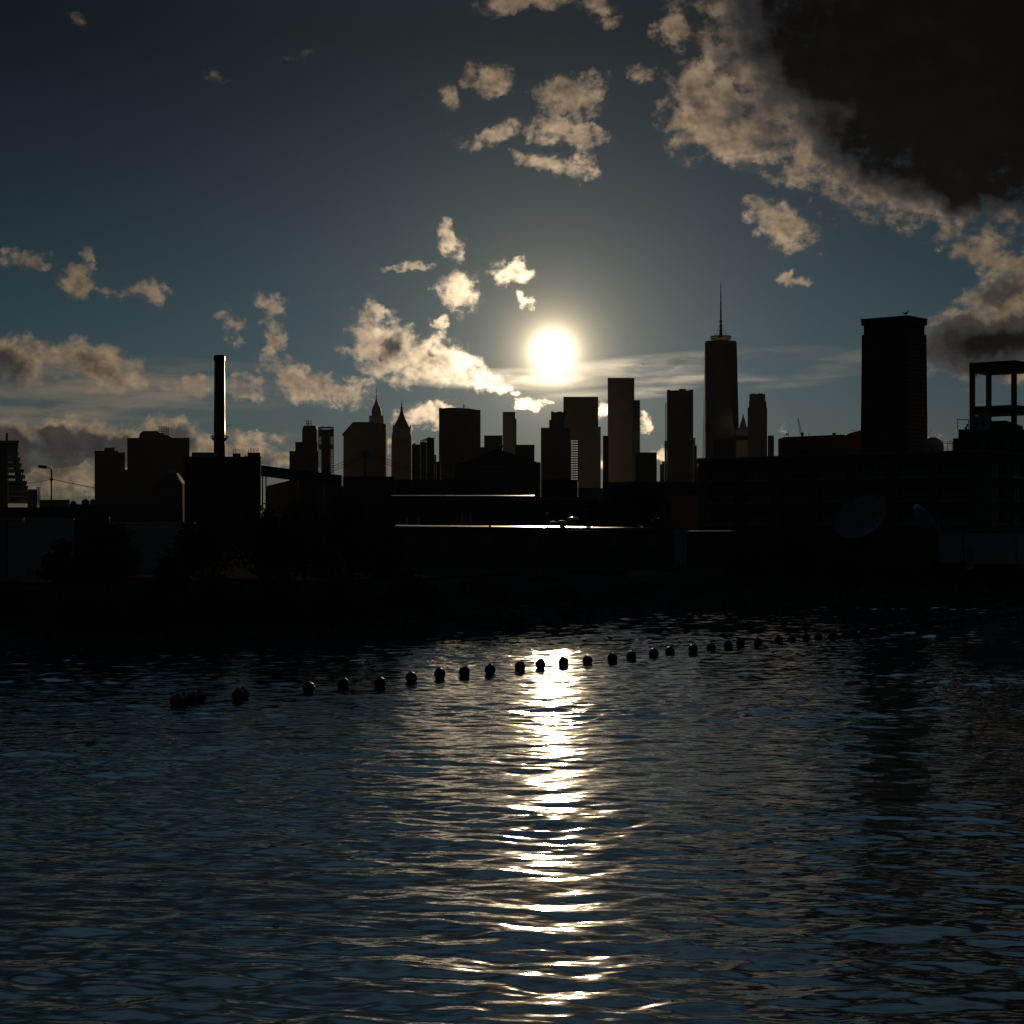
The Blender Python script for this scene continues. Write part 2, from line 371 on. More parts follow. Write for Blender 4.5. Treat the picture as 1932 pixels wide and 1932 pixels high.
def make_water():
    rows = list(np.linspace(-40, 8, 14))
    rows += [EYE*F/(u-HOR) for u in np.linspace(2250, 1112, 1010)]
    Y = np.array(rows); nx = 1000
    S = np.linspace(-1, 1, nx)
    half = np.where(Y > 10, Y*.345 + 5.0, 8.45)
    Xg = S[None, :]*half[:, None]; Yg = np.repeat(Y[:, None], nx, 1)
    dyv = np.gradient(Y)
    Z = np.zeros_like(Xg); SX = np.zeros_like(Xg)
    SY = np.zeros_like(Xg)
    def add(lam, th, slope, ph):
        nonlocal Z, SX, SY
        k = 2*np.pi/lam; kx, ky = k*math.sin(th), k*math.cos(th)
        arg = kx*Xg + ky*Yg + ph; cs = np.cos(arg)
        Z += np.clip((lam/np.maximum(dyv, 1e-3) - 1.0)/2.0, 0, 1)[:, None]*(slope/k)*np.sin(arg)
        SX += slope*math.sin(th)*cs; SY += slope*math.cos(th)*cs
    N = 84
    comps = []
    for _ in range(N):
        lam = float(np.clip(math.exp(rng.normal(math.log(.82), .64)), .24, 4.5))
        th = rng.normal(0, .55) + (math.pi if rng.random() < .25 else 0)
        comps.append((lam, th, rng.uniform(.5, 1.2), rng.uniform(0, 6.28)))
    tot = math.sqrt(sum(c[2]**2 for c in comps)/2)
    for lam, th, w, ph in comps:
        add(lam, th, SLOPE*w/tot, ph)
    mod = np.zeros_like(Z)
    for _ in range(7):
        l = rng.uniform(5, 22); th = rng.normal(0, .6)
        mod += np.sin(2*np.pi/l*(Xg*math.sin(th)*.7 + Yg*math.cos(th)) + rng.uniform(0, 6.28))
    mod = np.clip(1 + .13*mod, .3, 2)
    Z *= mod; SX *= mod; SY *= mod
    co = np.stack([Xg, Yg, Z], -1).reshape(-1, 3)
    ny = len(Y); i = np.arange((ny-1)*nx).reshape(ny-1, nx)[:, :-1].ravel()
    q = np.stack([i, i+1, i+nx+1, i+nx], -1).astype(np.int32)
    me = bpy.data.meshes.new('water')
    me.vertices.add(len(co)); me.vertices.foreach_set('co', co.ravel())
    me.loops.add(q.size); me.loops.foreach_set('vertex_index', q.ravel())
    me.polygons.add(len(q)); me.polygons.foreach_set('loop_start', np.arange(0, q.size, 4, dtype=np.int32))
    me.polygons.foreach_set('use_smooth', np.ones(len(q), dtype=bool))
    me.update(calc_edges=True); me.validate()
    m = bpy.data.materials.new('water'); m.use_nodes = True; nt = m.node_tree; b = nt.nodes['Principled BSDF']
    b.inputs['Base Color'].default_value = (.028, .045, .05, 1); b.inputs['Roughness'].default_value = .055
    b.inputs['IOR'].default_value = 1.75
    t = nt.nodes.new('ShaderNodeTexCoord'); mp = nt.nodes.new('ShaderNodeMapping'); mp.inputs['Scale'].default_value = (.55, 1, 1)
    nt.links.new(t.outputs['Object'], mp.inputs[0])
    n = nt.nodes.new('ShaderNodeTexNoise'); n.inputs['Scale'].default_value = 5.0; n.inputs['Detail'].default_value = 2
    nt.links.new(mp.outputs[0], n.inputs['Vector'])
    bp = nt.nodes.new('ShaderNodeBump'); bp.inputs['Strength'].default_value = 1; bp.inputs['Distance'].default_value = .009
    nt.links.new(n.outputs['Fac'], bp.inputs['Height']); nt.links.new(bp.outputs[0], b.inputs['Normal'])
    nr = np.stack([-SX, -SY, np.ones_like(SX)], -1).reshape(-1, 3); nr /= np.linalg.norm(nr, axis=1)[:, None]
    me.normals_split_custom_set_from_vertices(nr.astype(np.float32))
    me.materials.append(m)
    o = bpy.data.objects.new('water', me); C.objects.link(o); kind(o, 'structure')
    # calm water out of the detailed part, butted a little lower
    f = MB(); 
    f.v = [(-2500, -55, -.12), (2500, -55, -.12), (2500, 2300, -.12), (-2500, 2300, -.12)]; f.f = [(0, 1, 2, 3)]
    o2 = f.build('water', m); kind(o2, 'structure')
SLOPE = 0.076
make_water()

# ------------------------------------------------------------------ towers
def xr(x0, x1, D, dep):
    return PX(x0, D), PX(x1, D)
def turn(b, x0, x1, D):
    b.sk = ((x0+x1)/2 - 966)/F; b.yref = D; return b
def boxpx(b, x0, x1, y0, y1, D, dep, z0=None):
    a, c = xr(x0, x1, D, dep); turn(b, x0, x1, D)
    return b.box(a, c, D, D+dep, PZ(y1, D) if z0 is None else z0, PZ(y0, D))
def loft(b, prof, D, dep, square=True):
    """prof: (x0, x1, y) from the foot up; depth shrinks with the width"""
    w0 = prof[0][1]-prof[0][0]; p = first = None; yc = D + dep/2
    for x0, x1, y in prof:
        h = dep/2*((x1-x0)/w0 if square else 1)
        a, c = PX(x0, yc), PX(x1, yc); z = PZ(y, yc)
        p = b.ring([(a, yc-h, z), (c, yc-h, z), (c, yc+h, z), (a, yc+h, z)], p)
        if first is None: first = p
    b.cap(first, 4, False); b.cap(p, 4); return b
def ribs(root, x0, x1, y0, y1, D, dep, nv, nf, m, proud=.5, wv=.28, wf=.3):
    """real piers and floor edges on the front of a far tower"""
    b = turn(MB(), x0, x1, D); a, c = xr(x0, x1, D, dep); zt, zb = PZ(y0, D), PZ(y1, D)
    if nv:
        st = (c-a)/nv
        for i in range(nv+1):
            xx = a + st*i; w = st*wv/2
            b.box(max(a, xx-w)+.02*(i == 0), min(c, xx+w)-.02*(i == nv), D-proud, D-.02, zb+.4, zt-.6)
    if nf:
        st = (zt-zb)/nf
        for i in range(1, nf):
            z = zb+st*i
            b.box(a+.3, c-.3, D-proud*.55, D-.03, z-st*wf/2, z+st*wf/2)
    return kind(b.build('facade_ribs', m, root), 'stuff')
def tower(name, label, D, x0, x1, ytop, m, dep=40, nv=0, nf=0, ybot=None, group=None, ribm=None, cat='skyscraper'):
    a, c = xr(x0, x1, D, dep)
    t = thing(name, label, cat, ((a+c)/2, D+dep/2, GZ), group)
    boxpx(MB(), x0, x1, ytop, 0, D, dep, GZ).build('shaft', m, t)
    if nv or nf: ribs(t, x0, x1, ytop, ybot or 960, D, dep, nv, nf, ribm or m)
    return t
def part(t, name, m, x0, x1, y0, y1, D, dep, dD=0.0):
    return boxpx(MB(), x0, x1, y0, y1, D+dD, dep).build(name, m, t)
def mast(t, name, m, x, y0, y1, D, r, r1=None):
    return MB().tube([(PX(x, D), D, PZ(y1, D)), (PX(x, D), D, PZ(y0, D))], r, 8, r1 or r).build(name, m, t)
def lattice(t, name, m, x0, x1, y0, y1, D, dep, nx, nz, cw=.8, sh=.5):
    b = turn(MB(), x0, x1, D); a, c = xr(x0, x1, D, dep); zt, zb = PZ(y0, D), PZ(y1, D)
    for i in range(nx+1):
        xx = a+(c-a)*i/nx
        for yy in (D+.5, D+dep-.5-cw):
            b.box(xx-cw/2, xx+cw/2, yy, yy+cw, zb, zt)
    for j in range(nz+1):
        z = zb+(zt-zb)*j/nz
        b.box(a-.4, c+.4, D, D+dep, z-sh/2, z+sh/2)
    return kind(b.build(name, m, t), 'stuff')
SKY = 'skyscrapers of the far skyline'

# stepped tower with open floors at the far left
D = 900
t = thing('stepped_tower', 'unfinished dark tower stepping inward with open floors at the left picture edge', 'skyscraper', (PX(15, D), D+12, GZ))
boxpx(MB(), -40, 15, 833, 0, D, 24, GZ).build('core', M['darkstone'], t)
steps = [(34, 832), (34.5, 840), (35, 852), (38, 863), (41, 874), (45, 885), (48, 896), (51, 907), (53, 916), (56, 924), (58, 934), (60, 944)]
for i, ((xe, y0), (_, y1)) in enumerate(zip(steps, steps[1:] + [(0, 953)])):
    a, c = PX(15, D), PX(xe, D)
    s_ = turn(MB(), 20, 30, D).box(a+.01, c, D, D+22, PZ(y0, D)-1.25, PZ(y0, D)).build('floor_slab', M['concrete'], t)
    if i < len(steps)-1:
        b = turn(MB(), 20, 30, D); n = 9
        for k in range(n+1):
            xx = a+.3+(c-a-.9)*k/n
            for yy in (D+.8, D+20.5):
                b.box(xx-.2, xx+.2, yy, yy+.5, PZ(y1, D), PZ(y0, D)-1.25)
        if y0 > 905 or y0 < 850: b.box(a+.05, c-.6, D+9, D+11, PZ(y1, D), PZ(y0, D)-1.26)
        else: b.box(a+.05+(c-a)*.45, c-(c-a)*.2, D+9, D+11, PZ(y1, D), PZ(y0, D)-1.26)
        kind(b.build('column', M['concrete'], t), 'stuff')
mast(t, 'hoist_mast', M['steel'], 13, 817, 834, D+10, .55)
b = MB(); boxpx(b, -40, 36, 831, 834, D-.5, 23); b.build('parapet', M['darkstone'], t)
t = thing('glass_block', 'small pale block with glazed corner below the stepped tower', 'building', (PX(67, 880), 885, GZ))
part(t, 'wall', M['concrete'], 52, 70, 923, 1000, 872, 12); lattice(t, 'glazed_corner', M['steel'], 70.2, 75, 920, 952, 872, 11, 2, 8, .25, .25)

# harbour front towers left of the chimney
t = tower('office_tower', 'slim ribbed office tower with small roof house, left of the wide flat slab', 3300, 178.5, 236, 853.5, M['darkstone'], 38, 12, 0, ybot=960, group=SKY)
part(t, 'roof_house', M['darkstone'], 197, 216, 844.5, 853.6, 3305, 20); part(t, 'cornice', M['darkstone'], 178, 223, 850.5, 853.7, 3299, 36)
part(t, 'annexe', M['darkstone'], 198, 241, 886, 1000, 3285, 14)
t = tower('office_slab', 'broad flat-topped office slab with vertical ribs and trapezoid roof house', 3250, 240, 357.5, 826.5, M['glass'], 60, 30, 0, ybot=955, group=SKY, ribm=M['darkstone'])
b = MB(); b.extrude_y([(PX(262, 3265), PZ(826.6, 3265)), (PX(327, 3265), PZ(826.6, 3265)), (PX(318, 3265), PZ(822, 3265)), (PX(300, 3265), PZ(816, 3265)), (PX(296, 3265), PZ(813, 3265)), (PX(270, 3265), PZ(813, 3265)), (PX(264, 3265), PZ(818, 3265))], 3265, 3300).build('roof_house', M['darkstone'], t)
lattice(t, 'roof_scaffold', M['darksteel'], 300, 318, 805, 821, 3270, 16, 4, 4, .6, .6)
part(t, 'cornice', M['darkstone'], 240, 357.5, 826, 829, 3248.5, 1.4)
t = thing('pyramid_roof_building', 'low dark block with stepped pyramid roof in front of the broad slab', 'building', (PX(324, 1300), 1310, GZ))
loft(MB(), [(297, 349, 1000), (297, 349, 913), (303, 345, 909), (313, 335, 893), (319, 330, 892)], 1300, 20).build('wall', M['oldbrick'], t)
part(t, 'roof_light', M['galv'], 319.5, 329.5, 888.5, 892, 1307, 4)

# twin towers right of the ramp
t = tower('stepped_office_tower', 'dark stepped tower with chamfered top and lattice antenna, beside the hollow tower', 3400, 546, 600, 851, M['darkstone'], 40, 9, 0, group=SKY, ybot=900)
part(t, 'setback', M['darkstone'], 557, 599, 833.7, 851.1, 3404, 30)
loft(MB(), [(571.5, 599, 840), (571.5, 599, 811), (573.5, 597, 805), (575, 595.5, 803.5)], 3408, 26).build('crown', M['darkstone'], t)
lattice(t, 'antenna_frame', M['darksteel'], 578, 587, 794, 804, 3415, 8, 2, 2, .9, .7); mast(t, 'antenna', M['darksteel'], 581, 790.5, 804, 3417, .7, .3)
t = tower('hollow_tower', 'tower under construction with open floors on both sides of its core', 3380, 607, 623, 812, M['darkstone'], 30, 0, 0, group=SKY)
lattice(t, 'open_floors', M['concrete'], 600.5, 606.5, 806, 895, 3380, 30, 1, 26, .9, 1.1)
lattice(t, 'open_floors', M['concrete'], 623.5, 629.5, 806, 895, 3380, 30, 1, 26, .9, 1.1)
for (ya, yb) in ((810, 823), (839, 847)):
    part(t, 'screen_panel', M['darkstone'], 602, 629, ya, yb, 3379, 8)
b = MB(); boxpx(b, 600, 630, 805.5, 806.8, 3380, 28); boxpx(b, 608, 611, 803.5, 805.5, 3385, 6); boxpx(b, 618, 623, 804.5, 805.6, 3385, 6); b.build('roof_deck', M['darkstone'], t)

# sloped-top tower and the two spires
t = thing('sloped_roof_tower', 'wide tower whose roof slopes up from the left, in front of tall spire', 'skyscraper', (PX(690, 3500), 3525, GZ), SKY)
Dd = 3500
MB().extrude_y([(PX(647, Dd), GZ), (PX(728, Dd), GZ), (PX(728, Dd), PZ(800, Dd)), (PX(700, Dd), PZ(797, Dd)), (PX(667, Dd), PZ(797, Dd)), (PX(648, Dd), PZ(820, Dd))], Dd, Dd+44).build('shaft', M['darkstone'], t)
MB().extrude_y([(PX(645, Dd), PZ(821, Dd)), (PX(646, Dd), PZ(819, Dd)), (PX(666, Dd), PZ(796.3, Dd)), (PX(698, Dd), PZ(796.3, Dd)), (PX(698, Dd), PZ(797.4, Dd)), (PX(667, Dd), PZ(797.4, Dd)), (PX(648, Dd), PZ(822, Dd))], Dd-1.2, Dd+45).build('roof_edge', M['darksteel'], t)
ribs(t, 650, 728, 824, 895, Dd, 44, 14, 20, M['darkstone'])
t = thing('art_deco_spire_tower', 'taller of the two spired towers, stepped with rounded crown and needle', 'skyscraper', (PX(710, 3620), 3640, GZ), SKY)
Dd = 3620
loft(MB(), [(693, 731, 1000), (693, 730, 868), (695, 729, 830), (697, 727, 820), (697, 727, 810), (697.5, 725, 809), (697.5, 724.5, 785)], Dd, 40).build('shaft', M['stone'], t)
loft(MB(), [(702, 719.5, 785.2), (702, 719.5, 776), (704, 717.5, 768), (704.5, 716.5, 767)], Dd+10, 20).build('setback', M['stone'], t)
loft(MB(), [(705, 716, 767.2), (707, 713.5, 760), (708.5, 712, 755), (709.2, 711, 752)], Dd+14, 12).build('crown', M['stone'], t)
mast(t, 'spire', M['steel'], 710.1, 729, 754, Dd+20, .95, .2)
t = thing('pyramid_crown_tower', 'slim tower with steep concave pyramid roof and pinnacle', 'skyscraper', (PX(758, 3560), 3580, GZ), SKY)
Dd = 3560
loft(MB(), [(739, 777, 1000), (739.5, 777, 870), (740, 776.5, 822), (742, 775, 814), (742, 775, 806)], Dd, 42).build('shaft', M['stone'], t)
loft(MB(), [(743.5, 773, 806.2), (747, 769.5, 799), (751, 765, 790), (754, 762, 782), (755.5, 760.5, 776)], Dd+4, 33).build('pyramid_roof', M['darkstone'], t)
loft(MB(), [(755.8, 760.2, 776.2), (756, 760, 769), (757, 759, 767), (757.2, 758.8, 761)], Dd+12, 6).build('pinnacle', M['darkstone'], t)
mast(t, 'spire', M['steel'], 758, 749, 762, Dd+20, .55, .15)
for xx in (742.3, 774.5):
    part(t, 'corner_turret', M['darkstone'], xx-1, xx+1, 802, 807, Dd+1, 3)
ribs(t, 741, 776, 826, 905, Dd, 42, 8, 0, M['stone'])

# terrace of blocks with sloping truss
t = thing('stepped_block', 'low stepped block with sloping roof truss left of the broad glass slab', 'building', (PX(800, 2600), 2620, GZ))
b = MB()
boxpx(b, 777, 793, 838.5, 0, 2600, 6, GZ); boxpx(b, 793.1, 805, 834, 0, 2600.5, 6, GZ); boxpx(b, 805.1, 819.5, 826, 0, 2601, 6, GZ); boxpx(b, 819.6, 823, 858, 0, 2601.5, 5, GZ); boxpx(b, 823.1, 830, 871, 0, 2602, 5, GZ)
b.build('wall', M['oldbrick'], t)
b = MB()
for (xa, ya, xb, yb) in ((793, 832, 813, 824), (793, 838, 805, 830), (793, 832, 793, 838), (799, 829.6, 799, 834), (805, 827, 805, 832), (811, 824.6, 811, 829), (793, 838, 799, 829.6), (799, 834, 805, 827)):
    b.tube([(PX(xa, 2599), 2599, PZ(ya, 2599)), (PX(xb, 2599), 2599, PZ(yb, 2599))], .5, 5)
b.build('roof_truss', M['darksteel'], t)
part(t, 'roof_unit', M['darkstone'], 779, 784, 836, 838.6, 2610, 5)

# broad glass slab
t = thing('grid_slab_tower', 'broad slab tower with fine window grid and slightly bowed roofline', 'skyscraper', (PX(868, 3450), 3470, GZ), SKY)
Dd = 3450
poly = [(833, 1000), (903, 1000), (903, 773.5), (885, 770.5), (866, 769.5), (848, 769), (833, 770.5)]
MB().extrude_y([(PX(x, Dd), max(GZ, PZ(y, Dd))) for x, y in poly], Dd, Dd+34).build('shaft', M['darkstone'], t)
lattice(t, 'open_bay', M['darkstone'], 828.5, 832.6, 770.5, 905, Dd, 30, 1, 40, .8, 2.2)
lattice(t, 'open_bay', M['darkstone'], 903.4, 906.3, 774, 905, Dd, 30, 1, 40, .8, 2.2)
part(t, 'plant_screen', M['darkstone'], 828, 833, 769.8, 780, Dd-.4, 30); part(t, 'plant_screen', M['darkstone'], 903, 906.7, 773.7, 782, Dd-.4, 30)
ribs(t, 834, 902, 794, 905, Dd, 34, 26, 30, M['darkstone'])
mast(t, 'antenna', M['darksteel'], 875, 761, 771, Dd+10, .6, .3)
b = MB(); b.box(PX(872.5, Dd), PX(877.5, Dd), Dd+9, Dd+11, PZ(765, Dd), PZ(764, Dd)); b.box(PX(873.5, Dd), PX(876.5, Dd), Dd+8.5, Dd+9.5, PZ(768.3, Dd), PZ(766.5, Dd)); b.build('antenna_arm', M['darksteel'], t)

# towers below and beside the sun
t = tower('terrace_office_block', 'low flat office block between the broad slab and slim stepped tower', 3100, 913.5, 948, 821.5, M['darkstone'], 30, 8, 10, group=SKY, ybot=870)
part(t, 'wing', M['darkstone'], 904, 915, 843.5, 1000, 3095, 4)
t = tower('slim_stepped_tower', 'slim tower with one setback on its right, directly left below the sun', 3550, 948.5, 972, 777, M['stone'], 30, 5, 0, group=SKY)
part(t, 'setback', M['stone'], 971.8, 974.6, 790, 1000, 3553, 20)
t = tower('blue_glass_block', 'short flat blue glass block directly below the sun', 3000, 972, 1008.5, 839, M['blueglass'], 34, 9, 12, group=SKY, ybot=880)
part(t, 'low_wing', M['darkstone'], 1008.6, 1019.5, 872, 1000, 3005, 15)
t = tower('stepped_slab', 'stepped slab with three roof levels right below the sun', 3350, 1020.5, 1076, 807, M['darkstone'], 40, 10, 22, group=SKY, ybot=905)
part(t, 'middle_step', M['darkstone'], 1036, 1064, 792, 807.2, 3353, 30); part(t, 'upper_step', M['darkstone'], 1039.5, 1066, 777.5, 792.1, 3354, 30)
part(t, 'roof_unit', M['darksteel'], 1040, 1044, 776, 777.6, 3356, 8); part(t, 'roof_unit', M['darksteel'], 1052, 1060, 776.3, 777.6, 3360, 8)
t = thing('wide_dark_tower', 'wide dark tower with flat roof and strip of lit floors, right of the sun', 'skyscraper', (PX(1098, 3480), 3500, GZ), SKY)
Dd = 3480
part(t, 'upper_shaft', M['stone'], 1063, 1128.7, 748.5, 829, Dd, 40)
part(t, 'lower_shaft', M['stone'], 1090.5, 1133.5, 829.1, 1000, Dd, 40); part(t, 'side_shaft', M['stone'], 1063, 1077, 829.1, 1000, Dd, 40)
part(t, 'shoulder', M['stone'], 1128.8, 1133.5, 805, 829, Dd+2, 30)
lattice(t, 'open_floors', M['concrete'], 1077.2, 1090.2, 829.3, 906, Dd, 5, 3, 17, 1.1, 2.2)
ribs(t, 1064, 1128, 752, 829, Dd, 40, 16, 18, M['stone'])
t = tower('notched_tower', 'tall tower with notched roof corner and lower glazed right wing', 3600, 1146.5, 1197, 714, M['stone'], 38, 12, 40, group=SKY, ybot=905)
part(t, 'roof_screen', M['stone'], 1146.5, 1188, 712.8, 714.1, 3602, 20); part(t, 'roof_corner', M['stone'], 1183.5, 1197, 713, 722, 3597, 2.6)
part(t, 'glazed_wing', M['blueglass'], 1195.5, 1207.6, 755, 1000, 3590, 9)
t = tower('window_band_block', 'mid-height block with paired windows left of the notched tower', 3050, 1137.3, 1148, 822, M['darkstone'], 25, 4, 12, group=SKY, ybot=900)
t = tower('flat_block', 'plain flat block standing right in front of notched tower', 2950, 1199, 1239.2, 853.5, M['darkstone'], 30, 9, 8, group=SKY, ybot=905)
# balcony tower
t = thing('balcony_tower', 'tall dark tower with jagged balconies stepping out on its right', 'skyscraper', (PX(1285, 3250), 3270, GZ), SKY)
Dd = 3250
part(t, 'shaft', M['stone'], 1258.3, 1308, 736.5, 1000, Dd, 38)
part(t, 'side_wing', M['stone'], 1253.8, 1258.2, 831.5, 1000, Dd+4, 20)
b = MB(); boxpx(b, 1245, 1253.6, 876, 1000, Dd+5, 18); boxpx(b, 1249, 1253.7, 870, 876.1, Dd+6, 16); b.build('podium', M['stone'], t)
for q_ in ((1259, 1264, 735.3, 736.6, Dd+2, 8), (1281, 1294, 733.5, 736.6, Dd+8, 10), (1300, 1308, 735, 736.6, Dd+4, 8)): part(t, 'roof_unit', M['darksteel'], *q_)
y = 826
while y < 915:
    xo = 1311.5 + (y > 838)*3 + (y > 864)*2.5 + (y > 880)*1.5 + (y > 895)*1.5
    part(t, 'balcony', M['concrete'], 1308.1, xo+.9, y, y+1.1, Dd+1, 26)
    part(t, 'balcony_wall', M['stone'], 1308.1, xo-.6, y+1.15, y+3.55, Dd+4, 20)
    y += 3.6
ribs(t, 1259, 1308, 740, 912, Dd, 38, 14, 44, M['stone'])
b = MB(); boxpx(b, 1255.5, 1257.2, 760, 831, Dd+3, 3); b.build('drain_pipe', M['steel'], t)

# the tall tapering tower with mast
t = thing('tapering_glass_tower', 'tallest glass tower with chamfered corners, ring crown and long mast', 'skyscraper', (PX(1360, 4000), 4030, GZ), SKY)
Dd = 4000; yc = 4035
def oct_ring(b, x0, x1, y, f, prev):
    a, c = PX(x0, yc), PX(x1, yc); h = (c-a)/2; xm = (a+c)/2; z = max(GZ, PZ(y, yc))
    k = h*f
    pts = [(-h, -h+k), (-h+k, -h), (h-k, -h), (h, -h+k), (h, h-k), (h-k, h), (-h+k, h), (-h, h-k)]
    return b.ring([(xm+p, yc+q, z) for p, q in pts], prev)
b = MB(); p0 = oct_ring(b, 1327.5, 1392.5, 1003, .02, None); p1 = oct_ring(b, 1327.8, 1392, 870, .1, p0); p2 = oct_ring(b, 1329.8, 1389.8, 647.5, .93, p1); p3 = oct_ring(b, 1331.5, 1388, 643.5, .93, p2)
b.cap(p0, 8, False); b.cap(p3, 8); b.build('shaft', M['blueglass'], t)
xm = PX(1360, yc)
b = MB()
for z_, r_ in ((634.8, 19.2), (636.4, 19.8), (639.6, 19.2)):
    rr = r_*yc/F
    b.lathe(xm, yc, [(rr, PZ(z_+.45, yc)), (rr, PZ(z_-.45, yc))], 28)
for k in range(16):
    a = 2*math.pi*k/16; rr = 18.9*yc/F
    b.tube([(xm+rr*math.cos(a), yc+rr*math.sin(a), PZ(641, yc)), (xm+rr*math.cos(a), yc+rr*math.sin(a), PZ(633.5, yc))], .45, 5)
b.build('ring_crown', M['darksteel'], t)
b = MB(); b.lathe(xm, yc, [(4.2, PZ(640.6, yc)), (3.4, PZ(625, yc)), (2.2, PZ(612, yc)), (1.6, PZ(609, yc)), (3.3, PZ(608.2, yc)), (3.3, PZ(604.6, yc)), (1.5, PZ(603.4, yc)), (1.9, PZ(598, yc)), (1.5, PZ(588, yc)), (2.2, PZ(586.5, yc)), (1.5, PZ(585, yc)), (1.4, PZ(575, yc)), (2.1, PZ(573, yc)), (1.2, PZ(571, yc)), (1.1, PZ(558, yc)), (1.7, PZ(556, yc)), (.9, PZ(554, yc)), (.8, PZ(541, yc)), (.35, PZ(531, yc))], 10)
b.build('mast', M['darksteel'], t)
b = MB()
for s_ in (-1, 1):
    for q in (-1, 1):
        b.tube([(xm+s_*14, yc+q*14, PZ(639, yc)), (xm+s_*1.5, yc+q*1.5, PZ(611, yc))], .28, 4)
b.build('mast_stay', M['darksteel'], t)

t = thing('gothic_pinnacle_tower', 'small gothic tower with pointed green roof between tallest and stepped towers', 'skyscraper', (PX(1400, 3850), 3860, GZ), SKY)
Dd = 3850
loft(MB(), [(1388, 1412, 1000), (1388, 1412, 815), (1390, 1411, 811)], Dd, 30).build('shaft', M['stone'], t)
loft(MB(), [(1394.5, 1409.5, 811.2), (1396, 1408, 804), (1399, 1405.5, 793), (1400.8, 1403.6, 787), (1401.6, 1402.6, 780.5)], Dd+6, 14).build('pointed_roof', M['darkstone'], t)
for xx in (1391, 1410.5):
    loft(MB(), [(xx-1.2, xx+1.2, 811.3), (xx-.9, xx+.9, 807), (xx-.2, xx+.2, 803)], Dd+3, 3).build('pinnacle', M['darkstone'], t)
t = tower('dark_office_block', 'flat office block in front of tallest tower just above brick roofline', 3000, 1345, 1388, 829.5, M['darkstone'], 25, 10, 8, group=SKY, ybot=866)
part(t, 'roof_house', M['darkstone'], 1380, 1411, 822, 829.6, 3004, 18)
t = tower('crowned_stepped_tower', 'slender stepped tower with three setbacks right of the gothic pinnacle', 3700, 1410.5, 1447.5, 769, M['stone'], 40, 9, 0, group=SKY, ybot=866)
part(t, 'setback', M['stone'], 1413, 1446, 757, 769.1, 3702, 34); part(t, 'upper_setback', M['stone'], 1413.8, 1443.8, 743.5, 757.1, 3704, 30)
part(t, 'roof_unit', M['darksteel'], 1417, 1426, 742.6, 743.6, 3708, 10); part(t, 'roof_unit', M['darksteel'], 1429, 1440, 742.2, 743.6, 3708, 10)
t = tower('narrow_grid_block', 'short block with horizontal window bands right of slender stepped tower', 3100, 1448.5, 1460.3, 821.5, M['darkstone'], 20, 4, 14, group=SKY, ybot=862)
# crane
t = thing('luffing_crane', 'distant luffing crane with raised lattice jib above brick rooftop', 'crane', (PX(1512, 1400), 1400, GZ))
Dd = 1400
b = MB(); b.tube([(PX(1514, Dd), Dd, GZ), (PX(1514, Dd), Dd, PZ(816, Dd))], .9, 4); b.build('mast', M['darksteel'], t)
b = MB(); n = 7
pa, pb = Vector((PX(1511.5, Dd), Dd, PZ(819, Dd))), Vector((PX(1505.5, Dd), Dd, PZ(789.5, Dd)))
sd = Vector((.75, 0, .15))
b.tube([pa-sd, pb-sd*.4], .16, 4); b.tube([pa+sd, pb+sd*.4], .16, 4)
for k in range(n):
    b.tube([pa.lerp(pb, k/n)-sd*(1-.6*k/n), pa.lerp(pb, (k+1)/n)+sd*(1-.6*(k+1)/n)], .11, 4)
b.build('jib', M['darksteel'], t)
b = MB(); b.box(PX(1511, Dd), PX(1516, Dd), Dd-1, Dd+1, PZ(821, Dd), PZ(816, Dd)); b.build('machine_deck', M['darksteel'], t)

# ------------------------------------------------------------------ middle-distance blocks
def block(name, label, D, x0, x1, ytop, m, dep, cat='building', cop=True, nv=0):
    a, c = xr(x0, x1, D, dep)
    t = thing(name, label, cat, ((a+c)/2, D+dep/2, GZ))
    boxpx(MB(), x0, x1, ytop+.8, 0, D, dep, GZ).build('wall', m, t)
    if cop:
        z = PZ(ytop+.8, D)
        turn(MB(), x0, x1, D).box(a-.12, c+.12, D-.12, D+dep, z, PZ(ytop, D)).build('coping', M['darksteel'], t)
    if nv: ribs(t, x0, x1, ytop+2, 1000, D, dep, nv, 0, m, .15)
    return t
block('low_rooftop_row', 'long dark low roofline under the water tanks at far left', 640, -120, 345, 957, M['oldbrick'], 40, nv=40)
block('flat_roof_house', 'low flat-roofed house between street lamp and the water tanks', 700, 74, 131.5, 943, M['darkstone'], 30)
block('long_brick_terrace', 'long dark terrace carrying three rooftop water tanks', 760, 131.6, 300, 951, M['oldbrick'], 30)
def tank(label, x0, x1, ytop):
    D = 775; r = (x1-x0)/2/F*D; xc = PX((x0+x1)/2, D)
    t = thing('water_tank', label, 'water tank', (xc, D, PZ(951, D)), 'rooftop water tanks')
    MB().lathe(xc, D, [(r*.96, PZ(952, D)+.01), (r, PZ(950, D)), (r*.97, PZ(ytop+4, D))], 14).build('barrel', M['wood'], t)
    MB().lathe(xc, D, [(r*1.06, PZ(ytop+4, D)+.02), (r*.1, PZ(ytop, D))], 14).build('conical_roof', M['darksteel'], t)
    b = MB()
    for z in (950, 948, 946): b.lathe(xc, D, [(r*1.015, PZ(z+.25, D)), (r*1.015, PZ(z-.25, D))], 14)
    b.build('hoop', M['darksteel'], t)
tank('rooftop water tank standing alone, nearest to the street lamp', 132.5, 144.5, 944.5)
tank('largest rooftop water tank, middle of the three', 154, 169, 941)
tank('small rooftop water tank closest to ribbed office tower', 170, 180, 941)

